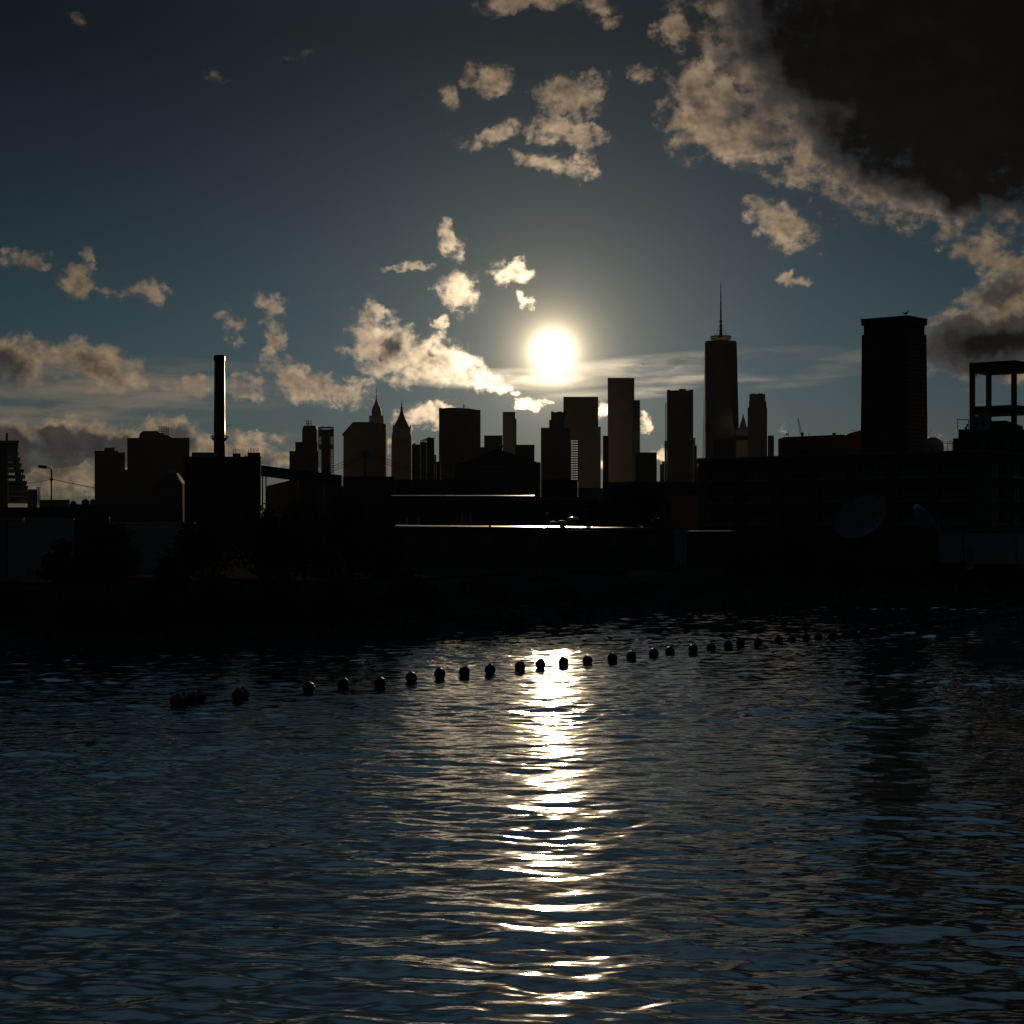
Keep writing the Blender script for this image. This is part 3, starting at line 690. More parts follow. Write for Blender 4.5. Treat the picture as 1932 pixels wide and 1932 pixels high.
# brick plant with the chimney
D = 400
t = thing('brick_plant', 'dark brick plant with flat roof under the tall chimney', 'building', (PX(420, D), D+10, GZ))
boxpx(MB(), 348, 492, 862.5, 0, D, 20, GZ).build('wall', M['brick'], t)
a, c = xr(348, 492, D, 20); turn(MB(), 348, 492, D).box(a-.2, c+.2, D-.2, D+20, PZ(862.5, D), PZ(861.5, D)).build('coping', M['darksteel'], t)
part(t, 'roof_house', M['grey'], 361.5, 403, 853.5, 861.4, D+6, 5)
part(t, 'vent_block', M['darksteel'], 439, 454, 855.5, 861.4, D+2, 2); part(t, 'vent_block', M['darksteel'], 467, 491, 854, 861.4, D+2, 2)
b = MB(); b.extrude_y([(PX(455, D), PZ(861.4, D)), (PX(464, D), PZ(861.4, D)), (PX(459.5, D), PZ(858.5, D))], D+3, D+5); b.build('roof_hatch', M['darksteel'], t)
for xx in (441, 444, 447.5, 451, 469, 472.5, 475, 478, 481, 484.5, 487):
    mast(t, 'antenna', M['darksteel'], xx, 844.5 + random.uniform(0, 3), 856, D+2.6, .06)
for i in range(6): part(t, 'pier', M['brick'], 348+i*28.3, 350.4+i*28.3, 868, 1010, D-.3, .28)
t = thing('chimney', 'tall tapering smokestack rising from the brick plant roof', 'chimney', (PX(414, D), D+12, GZ))
Dc = D+14; xc = PX(414, Dc); u = Dc/F
MB().lathe(xc, Dc, [(11.3*u, GZ), (10.9*u, PZ(860, Dc)), (9.6*u, PZ(681, Dc))], 28).build('stack', M['stackpaint'], t, smooth=True)
MB().lathe(xc, Dc, [(9.7*u, PZ(681, Dc)), (10.9*u, PZ(679.5, Dc)), (10.9*u, PZ(672.5, Dc)), (9.9*u, PZ(672, Dc)), (9.4*u, PZ(670.3, Dc))], 28).build('rim', M['stackpaint'], t)
b = MB(); b.lathe(xc, Dc, [(16.5*u, PZ(827.4, Dc)), (16.5*u, PZ(826.6, Dc))], 24); b.lathe(xc, Dc, [(11.4*u, PZ(832, Dc)), (15.2*u, PZ(827.5, Dc))], 24); b.build('gallery', M['darksteel'], t)
b = MB()
for k in range(16):
    q = 2*math.pi*k/16; b.tube([(xc+16.2*u*math.cos(q), Dc+16.2*u*math.sin(q), PZ(826.7, Dc)), (xc+16.2*u*math.cos(q), Dc+16.2*u*math.sin(q), PZ(822.5, Dc))], .05, 4)
for yy in (822.5, 824.5):
    b.tube([(xc+16.2*u*math.cos(2*math.pi*k/24), Dc+16.2*u*math.sin(2*math.pi*k/24), PZ(yy, Dc)) for k in range(25)], .05, 4)
b.build('railing', M['darksteel'], t)
b = MB()
for s_ in (-.22, .22): b.tube([(xc-3*u+s_, Dc-10.6*u-.15, PZ(860, Dc)), (xc-2.6*u+s_, Dc-9.3*u-.12, PZ(682, Dc))], .035, 4)
for k in range(60):
    f = k/60; b.tube([(xc-3*u+.4*u*f-.22, Dc-10.6*u-.15+(1.3*u+.03)*f, PZ(860-178*f, Dc)), (xc-3*u+.4*u*f+.22, Dc-10.6*u-.15+(1.3*u+.03)*f, PZ(860-178*f, Dc))], .025, 4)
b.build('ladder', M['darksteel'], t)
for yy in (705, 740, 775, 805):
    rr = (9.6+1.3*(yy-681)/179)*u+.03; MB().lathe(xc, Dc, [(rr, PZ(yy+.6, Dc)), (rr, PZ(yy-.6, Dc))], 28).build('band', M['stackpaint'], t)

# sloping conveyor gallery
D = 400
t = thing('conveyor_gallery', 'long enclosed conveyor sloping down to the right from the brick plant', 'conveyor', (PX(570, D), D, GZ))
MB().extrude_y([(PX(492.4, D), PZ(898, D)), (PX(545, D), PZ(905, D)), (PX(645, D), PZ(918, D)), (PX(645, D), PZ(896.6, D)), (PX(530, D), PZ(882.5, D)), (PX(492.4, D), PZ(877.8, D))], D, D+2.6).build('housing', M['darksteel'], t)
for xx, yb in ((494, 897), (500.5, 899), (560, 906), (610, 912)):
    MB().tube([(PX(xx, D), D+1.2, GZ), (PX(xx, D), D+1.2, PZ(yb, D))], .16, 6).build('leg', M['galv'], t)
MB().tube([(PX(493, D), D+1.2, PZ(950, D)), (PX(502, D), D+1.2, PZ(950, D))], .14, 6).build('cross_brace', M['darksteel'], t)
t = thing('gabled_shed', 'grey gabled shed standing beneath the sloping conveyor', 'shed', (PX(550, 430), 435, GZ))
MB().extrude_y([(PX(503, 430), GZ), (PX(600, 430), GZ), (PX(600, 430), PZ(915, 430)), (PX(552, 430), PZ(905, 430)), (PX(503, 430), PZ(917, 430))], 430, 433).build('wall', M['darkpaint'], t)
block('conveyor_transfer_house', 'dark block behind lower end of the sloping conveyor', 450, 598, 646, 898, M['darkpaint'], 8)
block('flat_mill', 'wide dark flat-roofed mill right of the conveyor gallery', 470, 640, 744, 899, M['oldbrick'], 25)
block('mill_extension', 'low dark mill extension beneath the pyramid-crowned tower', 480, 745, 862, 905, M['oldbrick'], 25)
D = 500
t = thing('sloped_roof_works', 'works building whose roof climbs in steps toward the round ventilator', 'building', (PX(940, D), D+10, GZ))
MB().extrude_y([(PX(858, D), GZ), (PX(1020, D), GZ), (PX(1020, D), PZ(874, D)), (PX(985, D), PZ(862, D)), (PX(952, D), PZ(851, D)), (PX(938, D), PZ(847, D)), (PX(915, D), PZ(856, D)), (PX(895, D), PZ(866, D)), (PX(880, D), PZ(870, D)), (PX(858, D), PZ(873, D))], D, D+25).build('wall', M['oldbrick'], t)
MB().lathe(PX(944, D), D+4, [(.12, PZ(850, D)), (.15, PZ(845, D)), (.62, PZ(843, D)), (.72, PZ(840.5, D)), (.5, PZ(838.2, D)), (.1, PZ(837.6, D))], 12).build('ventilator', M['darksteel'], t)
a, c = PX(906, D), PX(972, D); MB().box(a, c, D-.35, D-.02, PZ(881, D), PZ(880.2, D)).build('ledge', M['galv'], t)
block('brown_loft_block', 'brown flat loft block standing right of the sloped works', 440, 1021, 1090, 905, M['oldbrick'], 25, nv=8)
block('pale_annexe', 'slightly paler low annexe between loft block and leafy tree', 445, 1091, 1137, 921, M['concrete'], 20)
block('rear_warehouse_row', 'dark row of rear warehouses behind the leafy tree', 520, 1137, 1345, 909, M['oldbrick'], 25, nv=20)

# gooseneck lamp on the works, street lamp, wires
def lamp(label, D, x, ytop, z0, side, r):
    xx = PX(x, D); t = thing('street_lamp', label, 'street lamp', (xx, D, z0), 'street lamps')
    zt = PZ(ytop, D)
    MB().tube([(xx, D, z0), (xx, D, zt)], r*1.25, 8, r).build('pole', M['darksteel'], t)
    L = r*16
    MB().tube([(xx, D, zt-.02), (xx+side*L*.12, D, zt+L*.14), (xx+side*L*.45, D, zt+L*.22)], r*.8, 6).build('arm', M['darksteel'], t)
    b = MB(); hx = xx+side*L*.4
    b.quadbox([(hx, D-r*2.2, zt+L*.05), (hx+side*L*.8, D-r*2.2, zt+L*.18), (hx+side*L*.8, D+r*2.2, zt+L*.18), (hx, D+r*2.2, zt+L*.05), (hx, D-r*1.6, zt+L*.36), (hx+side*L*.75, D-r*1.6, zt+L*.42), (hx+side*L*.75, D+r*1.6, zt+L*.42), (hx, D+r*1.6, zt+L*.36)])
    b.build('lamp_head', M['darkpaint'], t)
    MB().lathe(xx, D, [(r*2.0, zt-L*1.0), (r*2.0, zt-L*.75)], 8).build('bracket', M['darksteel'], t)
    return t
lamp('tall street lamp with drooping head, standing alone at the left', 145, 97, 886, GZ, -1, .055)
lamp('small gooseneck lamp at left end of the sloped works', 498, 864.5, 867, PZ(873, 500)-.2, 1, .09)
def wires(label, pts, D0, D1, n=14, r=.03, count=3, gap=.45):
    a = Vector((PX(pts[0][0], D0), D0, PZ(pts[0][1], D0))); b_ = Vector((PX(pts[1][0], D1), D1, PZ(pts[1][1], D1)))
    t = thing('overhead_wire', label, 'wire', tuple(a))
    for c_ in range(count):
        pp = []
        for k in range(n+1):
            f = k/n; p = a.lerp(b_, f); p.z -= pts[2]*4*f*(1-f) + c_*gap; pp.append(p)
        MB().tube(pp, r, 5).build('cable', M['rubber'], t)
t = thing('utility_pole', 'utility pole hidden against the sloped-roof tower, carrying three wires', 'pole', (PX(688, 330), 330, GZ))
MB().tube([(PX(688, 330), 330, GZ), (PX(688, 330), 330, PZ(851, 330))], .16, 8, .11).build('pole', M['wood'], t)
MB().box(PX(688, 330)-.9, PX(688, 330)+.9, 329.8, 329.95, PZ(853, 330)-.1, PZ(853, 330)+.1).build('cross_arm', M['wood'], t)
wires('three wires rising from conveyor end to the utility pole', ((560, 905), (688, 852), .3), 330, 330, r=.045)
wires('three wires sagging from the utility pole toward the leafy tree', ((688, 852), (1330, 884), 6.0), 330, 400, r=.045)
wires('single thin wire running from street lamp to the ribbed tower', ((97, 904), (350, 945), .25), 145, 260, r=.03, count=1)
wires('single thin wire left of street lamp', ((-60, 912), (97, 904), .3), 150, 145, r=.022, count=1)

# far passenger plane
D = 6000; u = D/F
t = thing('airplane', 'tiny airplane climbing right of the tall chimney', 'airplane', (PX(432, D), D, PZ(803.5, D)))
ax = PX(432, D); azz = PZ(803.5, D)
b = MB(); b.tube([(ax-6*u, D, azz-.6*u), (ax-4.6*u, D, azz-.45*u), (ax+3*u, D, azz+.3*u), (ax+5.6*u, D, azz+1.1*u)], .75*u, 8, .35*u); b.build('fuselage', M['plane'], t)
for s_ in (-1, 1):
    b = MB(); b.quadbox([(ax-1.4*u, D, azz-.3*u), (ax+1.4*u, D, azz), (ax+3.6*u, D+s_*5*u, azz+.9*u), (ax+2.6*u, D+s_*5*u, azz+.8*u), (ax-1.4*u, D, azz-.05*u), (ax+1.4*u, D, azz+.25*u), (ax+3.6*u, D+s_*5*u, azz+1.05*u), (ax+2.6*u, D+s_*5*u, azz+.95*u)]); b.build('wing', M['plane'], t)
    MB().tube([(ax-.9*u, D+s_*1.6*u, azz-.55*u), (ax+.6*u, D+s_*1.6*u, azz-.4*u)], .38*u, 6).build('engine', M['plane'], t)
b = MB(); b.extrude_y([(ax+4*u, azz+.7*u), (ax+5.7*u, azz+1.1*u), (ax+6.6*u, azz+2.6*u), (ax+5.8*u, azz+2.5*u)], D-.15*u, D+.15*u); b.build('tail_fin', M['plane'], t)

# ------------------------------------------------------------------ warehouses on the far bank
def flashing(t, xa, xb, ya, yb, D, tilt, w=1.5):
    b = MB(); za, zb = PZ(ya, D), PZ(yb, D); h = w*math.tan(R(tilt)); a, c = PX(xa, D), PX(xb, D); n = max(1, int((c-a)/.8)); r = random.Random(int(xa))
    pr = None
    for i in range(n+1):
        f = i/n; x = a+(c-a)*f; z = za+(zb-za)*f + r.uniform(-.006, .006); k = r.uniform(-.012, .012)
        q = b.ring([(x, D-.2, z-.05), (x, D-.2, z), (x, D-.2+w, z+h+k), (x, D-.2+w, z-.05)], pr)
        if pr is None: b.cap(q, 4, False)
        pr = q
    b.cap(pr, 4); b.build('roof_flashing', M['galv'], t)
D = 190
t = thing('rear_warehouse', 'rear warehouse with sunlit roof edge standing behind the front roofline', 'warehouse', (PX(915, D), D+12, GZ))
boxpx(MB(), 738, 1128, 938, 0, D, 24, GZ).build('wall', M['oldbrick'], t)
a, c = xr(738, 1128, D, 24)
for i, (xa, xb) in enumerate(((738, 838), (839, 857), (858, 1008), (1009, 1128))):
    flashing(t, xa, xb, 935.4 if i < 3 else 941, 935.4 if i < 3 else 941.4, D, 4.6 if i < 2 else 3.9, 1.2)
MB().box(PX(738, D), PX(1009, D), D-.03, D+24, PZ(938, D), PZ(935.6, D)).build('parapet', M['tar'], t)
MB().tube([(PX(738, D), D-.2, PZ(943.5, D)), (PX(1000, D), D-.2, PZ(943.5, D))], .05, 8).build('gutter', M['steel'], t)
for xx in (775, 822, 931, 965, 1052): part(t, 'pilaster', M['oldbrick'], xx, xx+6, 946, 1010, D-.2, .18)

D = 128
t = thing('front_warehouse', 'long low warehouse with a blazing sunlit roof edge above the bank', 'warehouse', (PX(1000, D), D+20, GZ))
xl, xrr = PX(744, D), PX(1282, D)
MB().box(xl, xrr, D, D+30, 1.5, PZ(996, D)).build('wall', M['oldbrick'], t)
MB().box(xl-.1, xrr+.1, D-.14, D+30, PZ(996, D), PZ(995.6, D)).build('roof', M['tar'], t)
segs = [(744, 846, 991.2, 992.2), (847, 922, 992.3, 993), (926, 1031, 993, 993.8), (1034, 1056, 993.2, 993.4), (1068, 1120, 994.1, 994.8), (1121, 1252, 995, 997)]
for xa, xb, ya, yb in segs:
    flashing(t, xa, xb, ya+1, yb+1, D, 2.85, 1.7)
flashing(t, 1067, 1134, 1000.2, 1000.9, D-.9, 2.8, .9)
MB().box(PX(1067, D), PX(1134, D), D-.55, D-.01, PZ(1002, D), PZ(1000.9, D)).build('canopy', M['tar'], t)
MB().box(PX(1299, D), PX(1390, D), D+.2, D+20, 1.5, PZ(1002.2, D)).build('side_wing', M['oldbrick'], t)
flashing(t, 1300, 1390, 1002, 1001.8, D, 2.8, .8)
dr = MB().box(PX(1275, D-1), PX(1298, D-1), D-.2, D+.1, PZ(1075, D), PZ(998, D)).build('roller_door', M['grey'], t)
b = MB()
for k in range(3): b.box(PX(1276+k*8, D-1), PX(1282+k*8, D-1), D-.26, D-.21, PZ(1073, D), PZ(1000, D))
b.build('door_slat', M['grey'], dr)
for xx in (800, 880, 960, 1040, 1110, 1190): MB().box(PX(xx, D), PX(xx+9, D), D-.16, D-.01, 1.6, PZ(999, D)).build('pilaster', M['oldbrick'], t)
for xx in (830, 915, 1000, 1075, 1150, 1225):
    w_ = MB().box(PX(xx, D), PX(xx+16, D), D-.05, D-.02, PZ(1035, D), PZ(1015, D)).build('window', M['pane'], t)
    b = MB()
    for k in range(4): b.box(PX(xx+k*5.1, D), PX(xx+.6+k*5.1, D), D-.1, D-.055, PZ(1035, D), PZ(1015, D))
    b.box(PX(xx, D), PX(xx+16, D), D-.101, D-.056, PZ(1025.4, D), PZ(1024.6, D)); b.build('frame', M['frame'], w_)
# things on that roof
for i, (xx, yy, lab) in enumerate(((1043, 983, 'mushroom roof vent, leftmost of three on the low warehouse'), (1060, 981.5, 'mushroom roof vent between two others on the low warehouse'), (1082, 975, 'taller mushroom roof vent beside the square stack on the warehouse roof'))):
    dv = 138; zr = PZ(994.3, 128); xc = PX(xx, dv); r = .28 if i < 2 else .34
    t = thing('roof_vent', lab, 'roof vent', (xc, dv, zr), 'roof vents on the front warehouse')
    MB().lathe(xc, dv, [(r*.7, zr), (r*.7, PZ(yy+5, dv))], 12).build('pipe', M['steel'], t, smooth=True)
    MB().lathe(xc, dv, [(r*1.25, PZ(yy+5, dv)), (r*1.3, PZ(yy+3, dv)), (r*.9, PZ(yy+1, dv)), (r*.2, PZ(yy, dv))], 14).build('cap', M['galv'], t, smooth=True)
t = thing('roof_stack', 'square dark flue standing right of the roof vents', 'flue', (PX(1105, 140), 140, PZ(994.3, 128)))
MB().box(PX(1101, 140), PX(1109.5, 140), 140, 140.4, PZ(994.3, 128), PZ(961, 140)).build('flue', M['darksteel'], t)
MB().box(PX(1100, 140), PX(1110.5, 140), 139.95, 140.45, PZ(961, 140), PZ(959, 140)).build('cap', M['steel'], t)
t = thing('roof_pipe', 'thin vent pipe left of the mushroom roof vents', 'pipe', (PX(1033, 138), 138, PZ(994.3, 128)))
MB().tube([(PX(1033, 138), 138, PZ(994.3, 128)), (PX(1033, 138), 138, PZ(970, 138))], .06, 8).build('pipe', M['steel'], t)
MB().lathe(PX(1033, 138), 138, [(.12, PZ(970, 138)), (.14, PZ(968.5, 138)), (.03, PZ(967, 138))], 8).build('cap', M['galv'], t)
for i, xx in enumerate((768, 790, 872, 888)):
    t = thing('roof_pipe', ('slim steel pipe %s on the low warehouse roof' % ('leftmost of four', 'second of four from the left', 'first of a pair near mid roof', 'second of a pair near mid roof')[i]), 'pipe', (PX(xx, 140), 140, PZ(994.3, 128)), 'slim pipes on the warehouse roof')
    MB().tube([(PX(xx, 140), 140, PZ(994.3, 128)), (PX(xx, 140), 140, PZ(968 if i > 1 else 978, 140))], .09, 8).build('pipe', M['grey'], t)
    MB().lathe(PX(xx, 140), 140, [(.12, PZ(968 if i > 1 else 978, 140)), (.13, PZ(966.5 if i > 1 else 976.5, 140))], 8).build('cap', M['steel'], t)

# ------------------------------------------------------------------ brick building on the right with roof tower
Pc = Vector((38.2, 150.0, 0)); uL = Vector((-20.24, 16.8, 0)).normalized(); uR = Vector((.64, .77, 0)).normalized(); uR = Vector((-uL.y*-1, uL.x*-1, 0)); uR = Vector((uL.y, -uL.x, 0))
if uR.y < 0: uR = -uR
ROOF = PZ(851, 150)
t = thing('brick_factory', 'dark brick factory with rows of multi-pane windows and corner toward the water', 'factory', (Pc.x, Pc.y, GZ))
LL, LR = 27.5, 32.0
rowsL = [(PZ(903, 160), PZ(882, 160)), (PZ(946, 160), PZ(926, 160)), (PZ(988, 160), PZ(969, 160))]
def facade(root, p, u, n, L, groups, rows, wall, thick=.4):
    """wall of bands and piers with real openings"""
    b = MB(); z = GZ
    for (z0, z1) in sorted(rows):
        b.obox(p, u, n, 0, L, 0, thick, z, z0)
        a = 0
        for (g0, g1) in groups:
            b.obox(p, u, n, a, g0, 0, thick, z0, z1); a = g1
        b.obox(p, u, n, a, L, 0, thick, z0, z1); z = z1
    b.obox(p, u, n, 0, L, 0, thick, z, ROOF-.3)
    b.build('wall', wall, root)
pane_mesh = None
def window(root, p, u, n, a0, a1, z0, z1, cols, rws, deep=.22):
    b = MB(); f = .07
    for k in range(cols+1):
        a = a0+(a1-a0)*k/cols; w = f if k in (0, cols) else f*.9
        b.obox(p, u, n, max(a0, a-w/2)+.001, min(a1, a+w/2)-.001, deep, deep+.09, z0+.002, z1-.002)
    for k in range(rws+1):
        z = z0+(z1-z0)*k/rws
        b.obox(p, u, n, a0+.003, a1-.003, deep+.015, deep+.075, max(z0+.003, z-f/2), min(z1-.003, z+f/2))
    w_ = b.build('window', M['frame'], root)
    for k in range(cols):
        aa, ab = a0+(a1-a0)*k/cols, a0+(a1-a0)*(k+1)/cols
        MB().obox(p, u, n, aa+.01, ab-.01, deep+.04, deep+.055, z0+.01, z1-.01).build('pane', M['pane'], w_)
    MB().obox(p, u, n, a0-.12, a1+.12, -.08, deep-.01, z0-.14, z0-.004).build('sill', M['concrete'], w_)
nL = Vector((-uL.y, uL.x, 0))
if nL.y < 0: nL = -nL
nR = Vector((-uR.y, uR.x, 0))
if nR.x > 0: nR = -nR
gL = [(.9 + i*3.8, .9 + i*3.8 + 2.55) for i in range(7)]
gR = [(2.0 + i*4.2, 2.0 + i*4.2 + 2.6) for i in range(7)]
facade(t, Pc, uL, nL, LL, gL, rowsL, M['brick']); facade(t, Pc + uR*.401, uR, nR, LR-.401, gR, rowsL, M['brick'])
for rw in rowsL:
    for g in gL: window(t, Pc, uL, nL, g[0], g[1], rw[0], rw[1], 4, 3)
    for g in gR[:4]: window(t, Pc + uR*.401, uR, nR, g[0], g[1], rw[0], rw[1], 4, 3)
b = MB(); q = [Pc + uL*LL, Pc + uL*LL + uR*LR, Pc + uR*LR]
b.obox(Pc, uL, uR, .41, LL-.05, .41, LR-.05, ROOF-.55, ROOF-.32); b.build('roof', M['tar'], t)
b = MB(); b.obox(Pc, uL, nL, -.08, LL, -.08, .45, ROOF-.3, ROOF); b.obox(Pc, uR, nR, .46, LR, -.08, .45, ROOF-.3, ROOF); b.build('parapet', M['brick'], t)
b = MB(); b.obox(Pc, uL, nL, -.14, LL+.05, -.14, .5, ROOF+.002, ROOF+.1); b.obox(Pc, uR, nR, .51, LR, -.14, .5, ROOF+.002, ROOF+.1); b.build('coping', M['concrete'], t)
b = MB(); b.obox(Pc + uL*LL, uR, uL, .1, LR, -.4, -.02, GZ, ROOF-.31); b.obox(Pc + uR*LR, uL, uR, .1, LL-.5, -.4, -.02, GZ, ROOF-.31); b.build('rear_wall', M['brick'], t)
# low wing at the left end
block('brick_side_wing', 'low plain brick wing left of the brick factory', 178, 1266, 1352, 932.5, M['oldbrick'], 12)

def on_roof(px, D): return PX(px, D)
# square roof tower
def rot_box(b, c, hu, hn, z0, z1): # centred on c, half sizes along uL / uR
    return b.obox((c[0], c[1]), uL, uR, -hu, hu, -hn, hn, z0, z1)
DT = 172; cT = (PX(1687, DT), DT)
t = thing('square_roof_tower', 'massive square brick tower with stepped head and gull, on factory roof', 'tower', (cT[0], cT[1], ROOF-.32))
zf = lambda y: PZ(y, DT-1.5)
hu, hn = 2.34, 1.93
b = MB(); o = None
for (k, y) in ((1.045, 852), (1.0, 629)):
    p = [(-hu*k, -hn*k), (hu*k, -hn*k), (hu*k, hn*k), (-hu*k, hn*k)]
    pts = [(cT[0]+uL.x*a+uR.x*c_, cT[1]+uL.y*a+uR.y*c_, zf(y) if y != 852 else ROOF-.32) for a, c_ in p]
    if uL.x*uR.y-uL.y*uR.x < 0: pts = pts[::-1]
    o2 = b.ring(pts, o)
    if o is None: b.cap(o2, 4, False)
    o = o2
b.cap(o, 4); b.build('shaft', M['brick'], t)
rot_box(MB(), cT, hu*.95, hn*.92, zf(628.9), zf(611)).build('neck', M['brick'], t)
rot_box(MB(), cT, hu*1.03, hn*1.0, zf(610.9), zf(601)).build('head', M['brick'], t)
rot_box(MB(), cT, hu*1.05, hn*1.02, zf(600.9), zf(598.3)).build('coping', M['concrete'], t)
b = MB()
for k in range(26):
    z = zf(840 - k*8)
    b.obox((cT[0]-uL.x*hu*1.0, cT[1]-uL.y*hu*1.0), uR, uL, -hn*.96, hn*.96, -.12, -.03, z, z+.06)
kind(b.build('brick_course', M['concrete'], t), 'stuff')
MB().tube([(PX(1708, DT-1), DT-1, zf(598.2)), (PX(1708, DT-1), DT-1, zf(594.5))], .16, 8, .1).build('finial', M['concrete'], t)
# gull
DG = DT-1; gx, gz = PX(1708, DG), zf(594.5)
t = thing('gull', 'gull with half-raised wings perched on the square tower', 'gull', (gx, DG, gz))
me_pts = [Vector((gx-.20, DG, gz+.27)), Vector((gx-.12, DG, gz+.22)), Vector((gx, DG, gz+.18)), Vector((gx+.14, DG, gz+.21)), Vector((gx+.27, DG, gz+.26))]
rad = [.035, .06, .095, .07, .015]
b = MB(); prev = None
for p, r in zip(me_pts, rad):
    prev2 = b.ring([(p.x, p.y+r*math.cos(2*math.pi*k/8), p.z+r*math.sin(2*math.pi*k/8)) for k in range(8)], prev)
    if prev is None: b.cap(prev2, 8, False)
    prev = prev2
b.cap(prev, 8); b.build('body', M['feather'], t, smooth=True)
MB().lathe(gx-.23, DG, [(.02, gz+.24), (.055, gz+.27), (.06, gz+.30), (.03, gz+.34)], 8).build('head', M['feather'], t, smooth=True)
MB().tube([(gx-.27, DG, gz+.29), (gx-.35, DG, gz+.275)], .018, 5, .006).build('beak', M['orange'], t)
for s_ in (-1, 1):
    b = MB(); b.quadbox([(gx-.1, DG+s_*.06, gz+.24), (gx+.12, DG+s_*.06, gz+.24), (gx+.34, DG+s_*.3, gz+.42), (gx+.2, DG+s_*.3, gz+.41), (gx-.1, DG+s_*.07, gz+.27), (gx+.12, DG+s_*.07, gz+.27), (gx+.35, DG+s_*.3, gz+.435), (gx+.2, DG+s_*.3, gz+.43)]); b.build('wing', M['feather'], t)
    MB().tube([(gx+.01, DG+s_*.03, gz), (gx+.02, DG+s_*.03, gz+.12)], .012, 5).build('leg', M['orange'], t)

# frame of a vanished tank
DFm = 166; cF = (PX(1889, DFm), DFm)
t = thing('tank_frame', 'open square concrete frame with roof slab and four posts, right edge', 'tank stand', (cF[0], cF[1], ROOF-.32))
zf2 = lambda y: PZ(y, DFm-1)
hu2, hn2, pw = 2.2, 1.9, .2
rot_box(MB(), cF, hu2, hn2, zf2(702), zf2(683)).build('roof_slab', M['darkpaint'], t)
for su in (-1, 1):
    for sn in (-1, 1):
        c = (cF[0]+uL.x*su*(hu2-pw)+uR.x*sn*(hn2-pw), cF[1]+uL.y*su*(hu2-pw)+uR.y*sn*(hn2-pw))
        rot_box(MB(), c, pw, pw*.9, ROOF-.32, zf2(702)-.002).build('post', M['darkpaint'], t)
for su in (-1, 1):
    c = (cF[0]+uL.x*su*(hu2-pw), cF[1]+uL.y*su*(hu2-pw)); rot_box(MB(), c, pw*.8, hn2-2*pw+.02, zf2(782), zf2(766)).build('beam', M['darkpaint'], t)
for sn in (-1, 1):
    c = (cF[0]+uR.x*sn*(hn2-pw), cF[1]+uR.y*sn*(hn2-pw)); rot_box(MB(), c, hu2-2*pw+.02, pw*.8, zf2(782), zf2(766)).build('beam', M['darkpaint'], t)
b = MB(); b.tube([(PX(1840, DFm-2), DFm-2, zf2(703)), (PX(1842.5, DFm-2), DFm-2, zf2(707)), (PX(1841, DFm-2), DFm-2, zf2(711))], .05, 5); b.build('bracket', M['darksteel'], t)

# roof houses
DR = 163
t = thing('roof_house', 'low dark roof house under the open tank frame', 'roof house', (PX(1880, DR), DR, ROOF-.32))
boxpx(MB(), 1808, 1990, 810, 850, DR, 2.0, ROOF-.32).build('wall', M['darkpaint'], t)
boxpx(MB(), 1798, 1808, 827, 850, DR+.2, 1.4, ROOF-.32).build('side_step', M['darkpaint'], t)
MB().extrude_y([(PX(1871, DR), PZ(809.9, DR)), (PX(1932, DR), PZ(809.9, DR)), (PX(1932, DR), PZ(804, DR)), (PX(1900, DR), PZ(793, DR)), (PX(1871, DR), PZ(794, DR))], DR+.3, DR+1.6).build('lean_to', M['darkpaint'], t)
for xx in (1850, 1895):
    boxpx(MB(), xx, xx+12, 832, 843, DR-.06, .05).build('louvre', M['steel'], t)
b = MB()
for xx in (1808.5, 1829): b.tube([(PX(xx, DR), DR+.3, PZ(810, DR)), (PX(xx, DR), DR+.3, PZ(791, DR))], .035, 5)
b.tube([(PX(1806, DR), DR+.3, PZ(791.3, DR)), (PX(1830, DR), DR+.3, PZ(791.3, DR))], .035, 5); b.build('railing', M['darksteel'], t)
t = thing('air_handler', 'grey air handling unit with duct on dark roof house', 'air handler', (PX(1855, DR), DR, PZ(810, DR)))
boxpx(MB(), 1830.5, 1870.5, 785, 809.8, DR+.4, 1.2).build('casing', M['grey'], t)
for xx in (1838, 1852): boxpx(MB(), xx, xx+9, 794, 804, DR+.34, .05).build('grille', M['darksteel'], t)
MB().tube([(PX(1831, DR), DR+.7, PZ(801, DR)), (PX(1828, DR), DR+.7, PZ(802, DR)), (PX(1826.5, DR), DR+.7, PZ(805, DR)), (PX(1826.5, DR), DR+.7, PZ(810, DR))], .12, 8).build('duct', M['steel'], t)
t = thing('penthouse', 'long brick penthouse left of the square roof tower', 'penthouse', (PX(1555, 178), 178, ROOF-.32))
DP = 178
MB().extrude_y([(PX(1479.5, DP), ROOF-.32), (PX(1640, DP), ROOF-.32), (PX(1640, DP), PZ(822, DP)), (PX(1585, DP), PZ(820, DP)), (PX(1479.5, DP), PZ(824.5, DP))], DP, DP+4).build('wall', M['brick'], t)
MB().box(PX(1477.5, DP), PX(1479.4, DP), DP+.5, DP+2.5, ROOF-.32, PZ(832, DP)).build('side_pier', M['brick'], t)
MB().extrude_y([(PX(1599, DP), PZ(820.5, DP)), (PX(1630, DP), PZ(821.5, DP)), (PX(1628, DP), PZ(811, DP)), (PX(1620, DP), PZ(812.5, DP)), (PX(1601, DP), PZ(818, DP))], DP+.6, DP+2.4).build('stair_head', M['darkpaint'], t)
MB().box(PX(1575, DP), PX(1580.5, DP), DP+1, DP+1.3, PZ(821, DP), PZ(815.5, DP)).build('chimney_pot', M['brick'], t)
mast(t, 'antenna', M['darksteel'], 1487.3, 812, 825, DP+.6, .025)
MB().tube([(PX(1484, DP), DP+.6, PZ(818.5, DP)), (PX(1487.5, DP), DP+.6, PZ(818, DP))], .1, 6).build('horn', M['darksteel'], t)
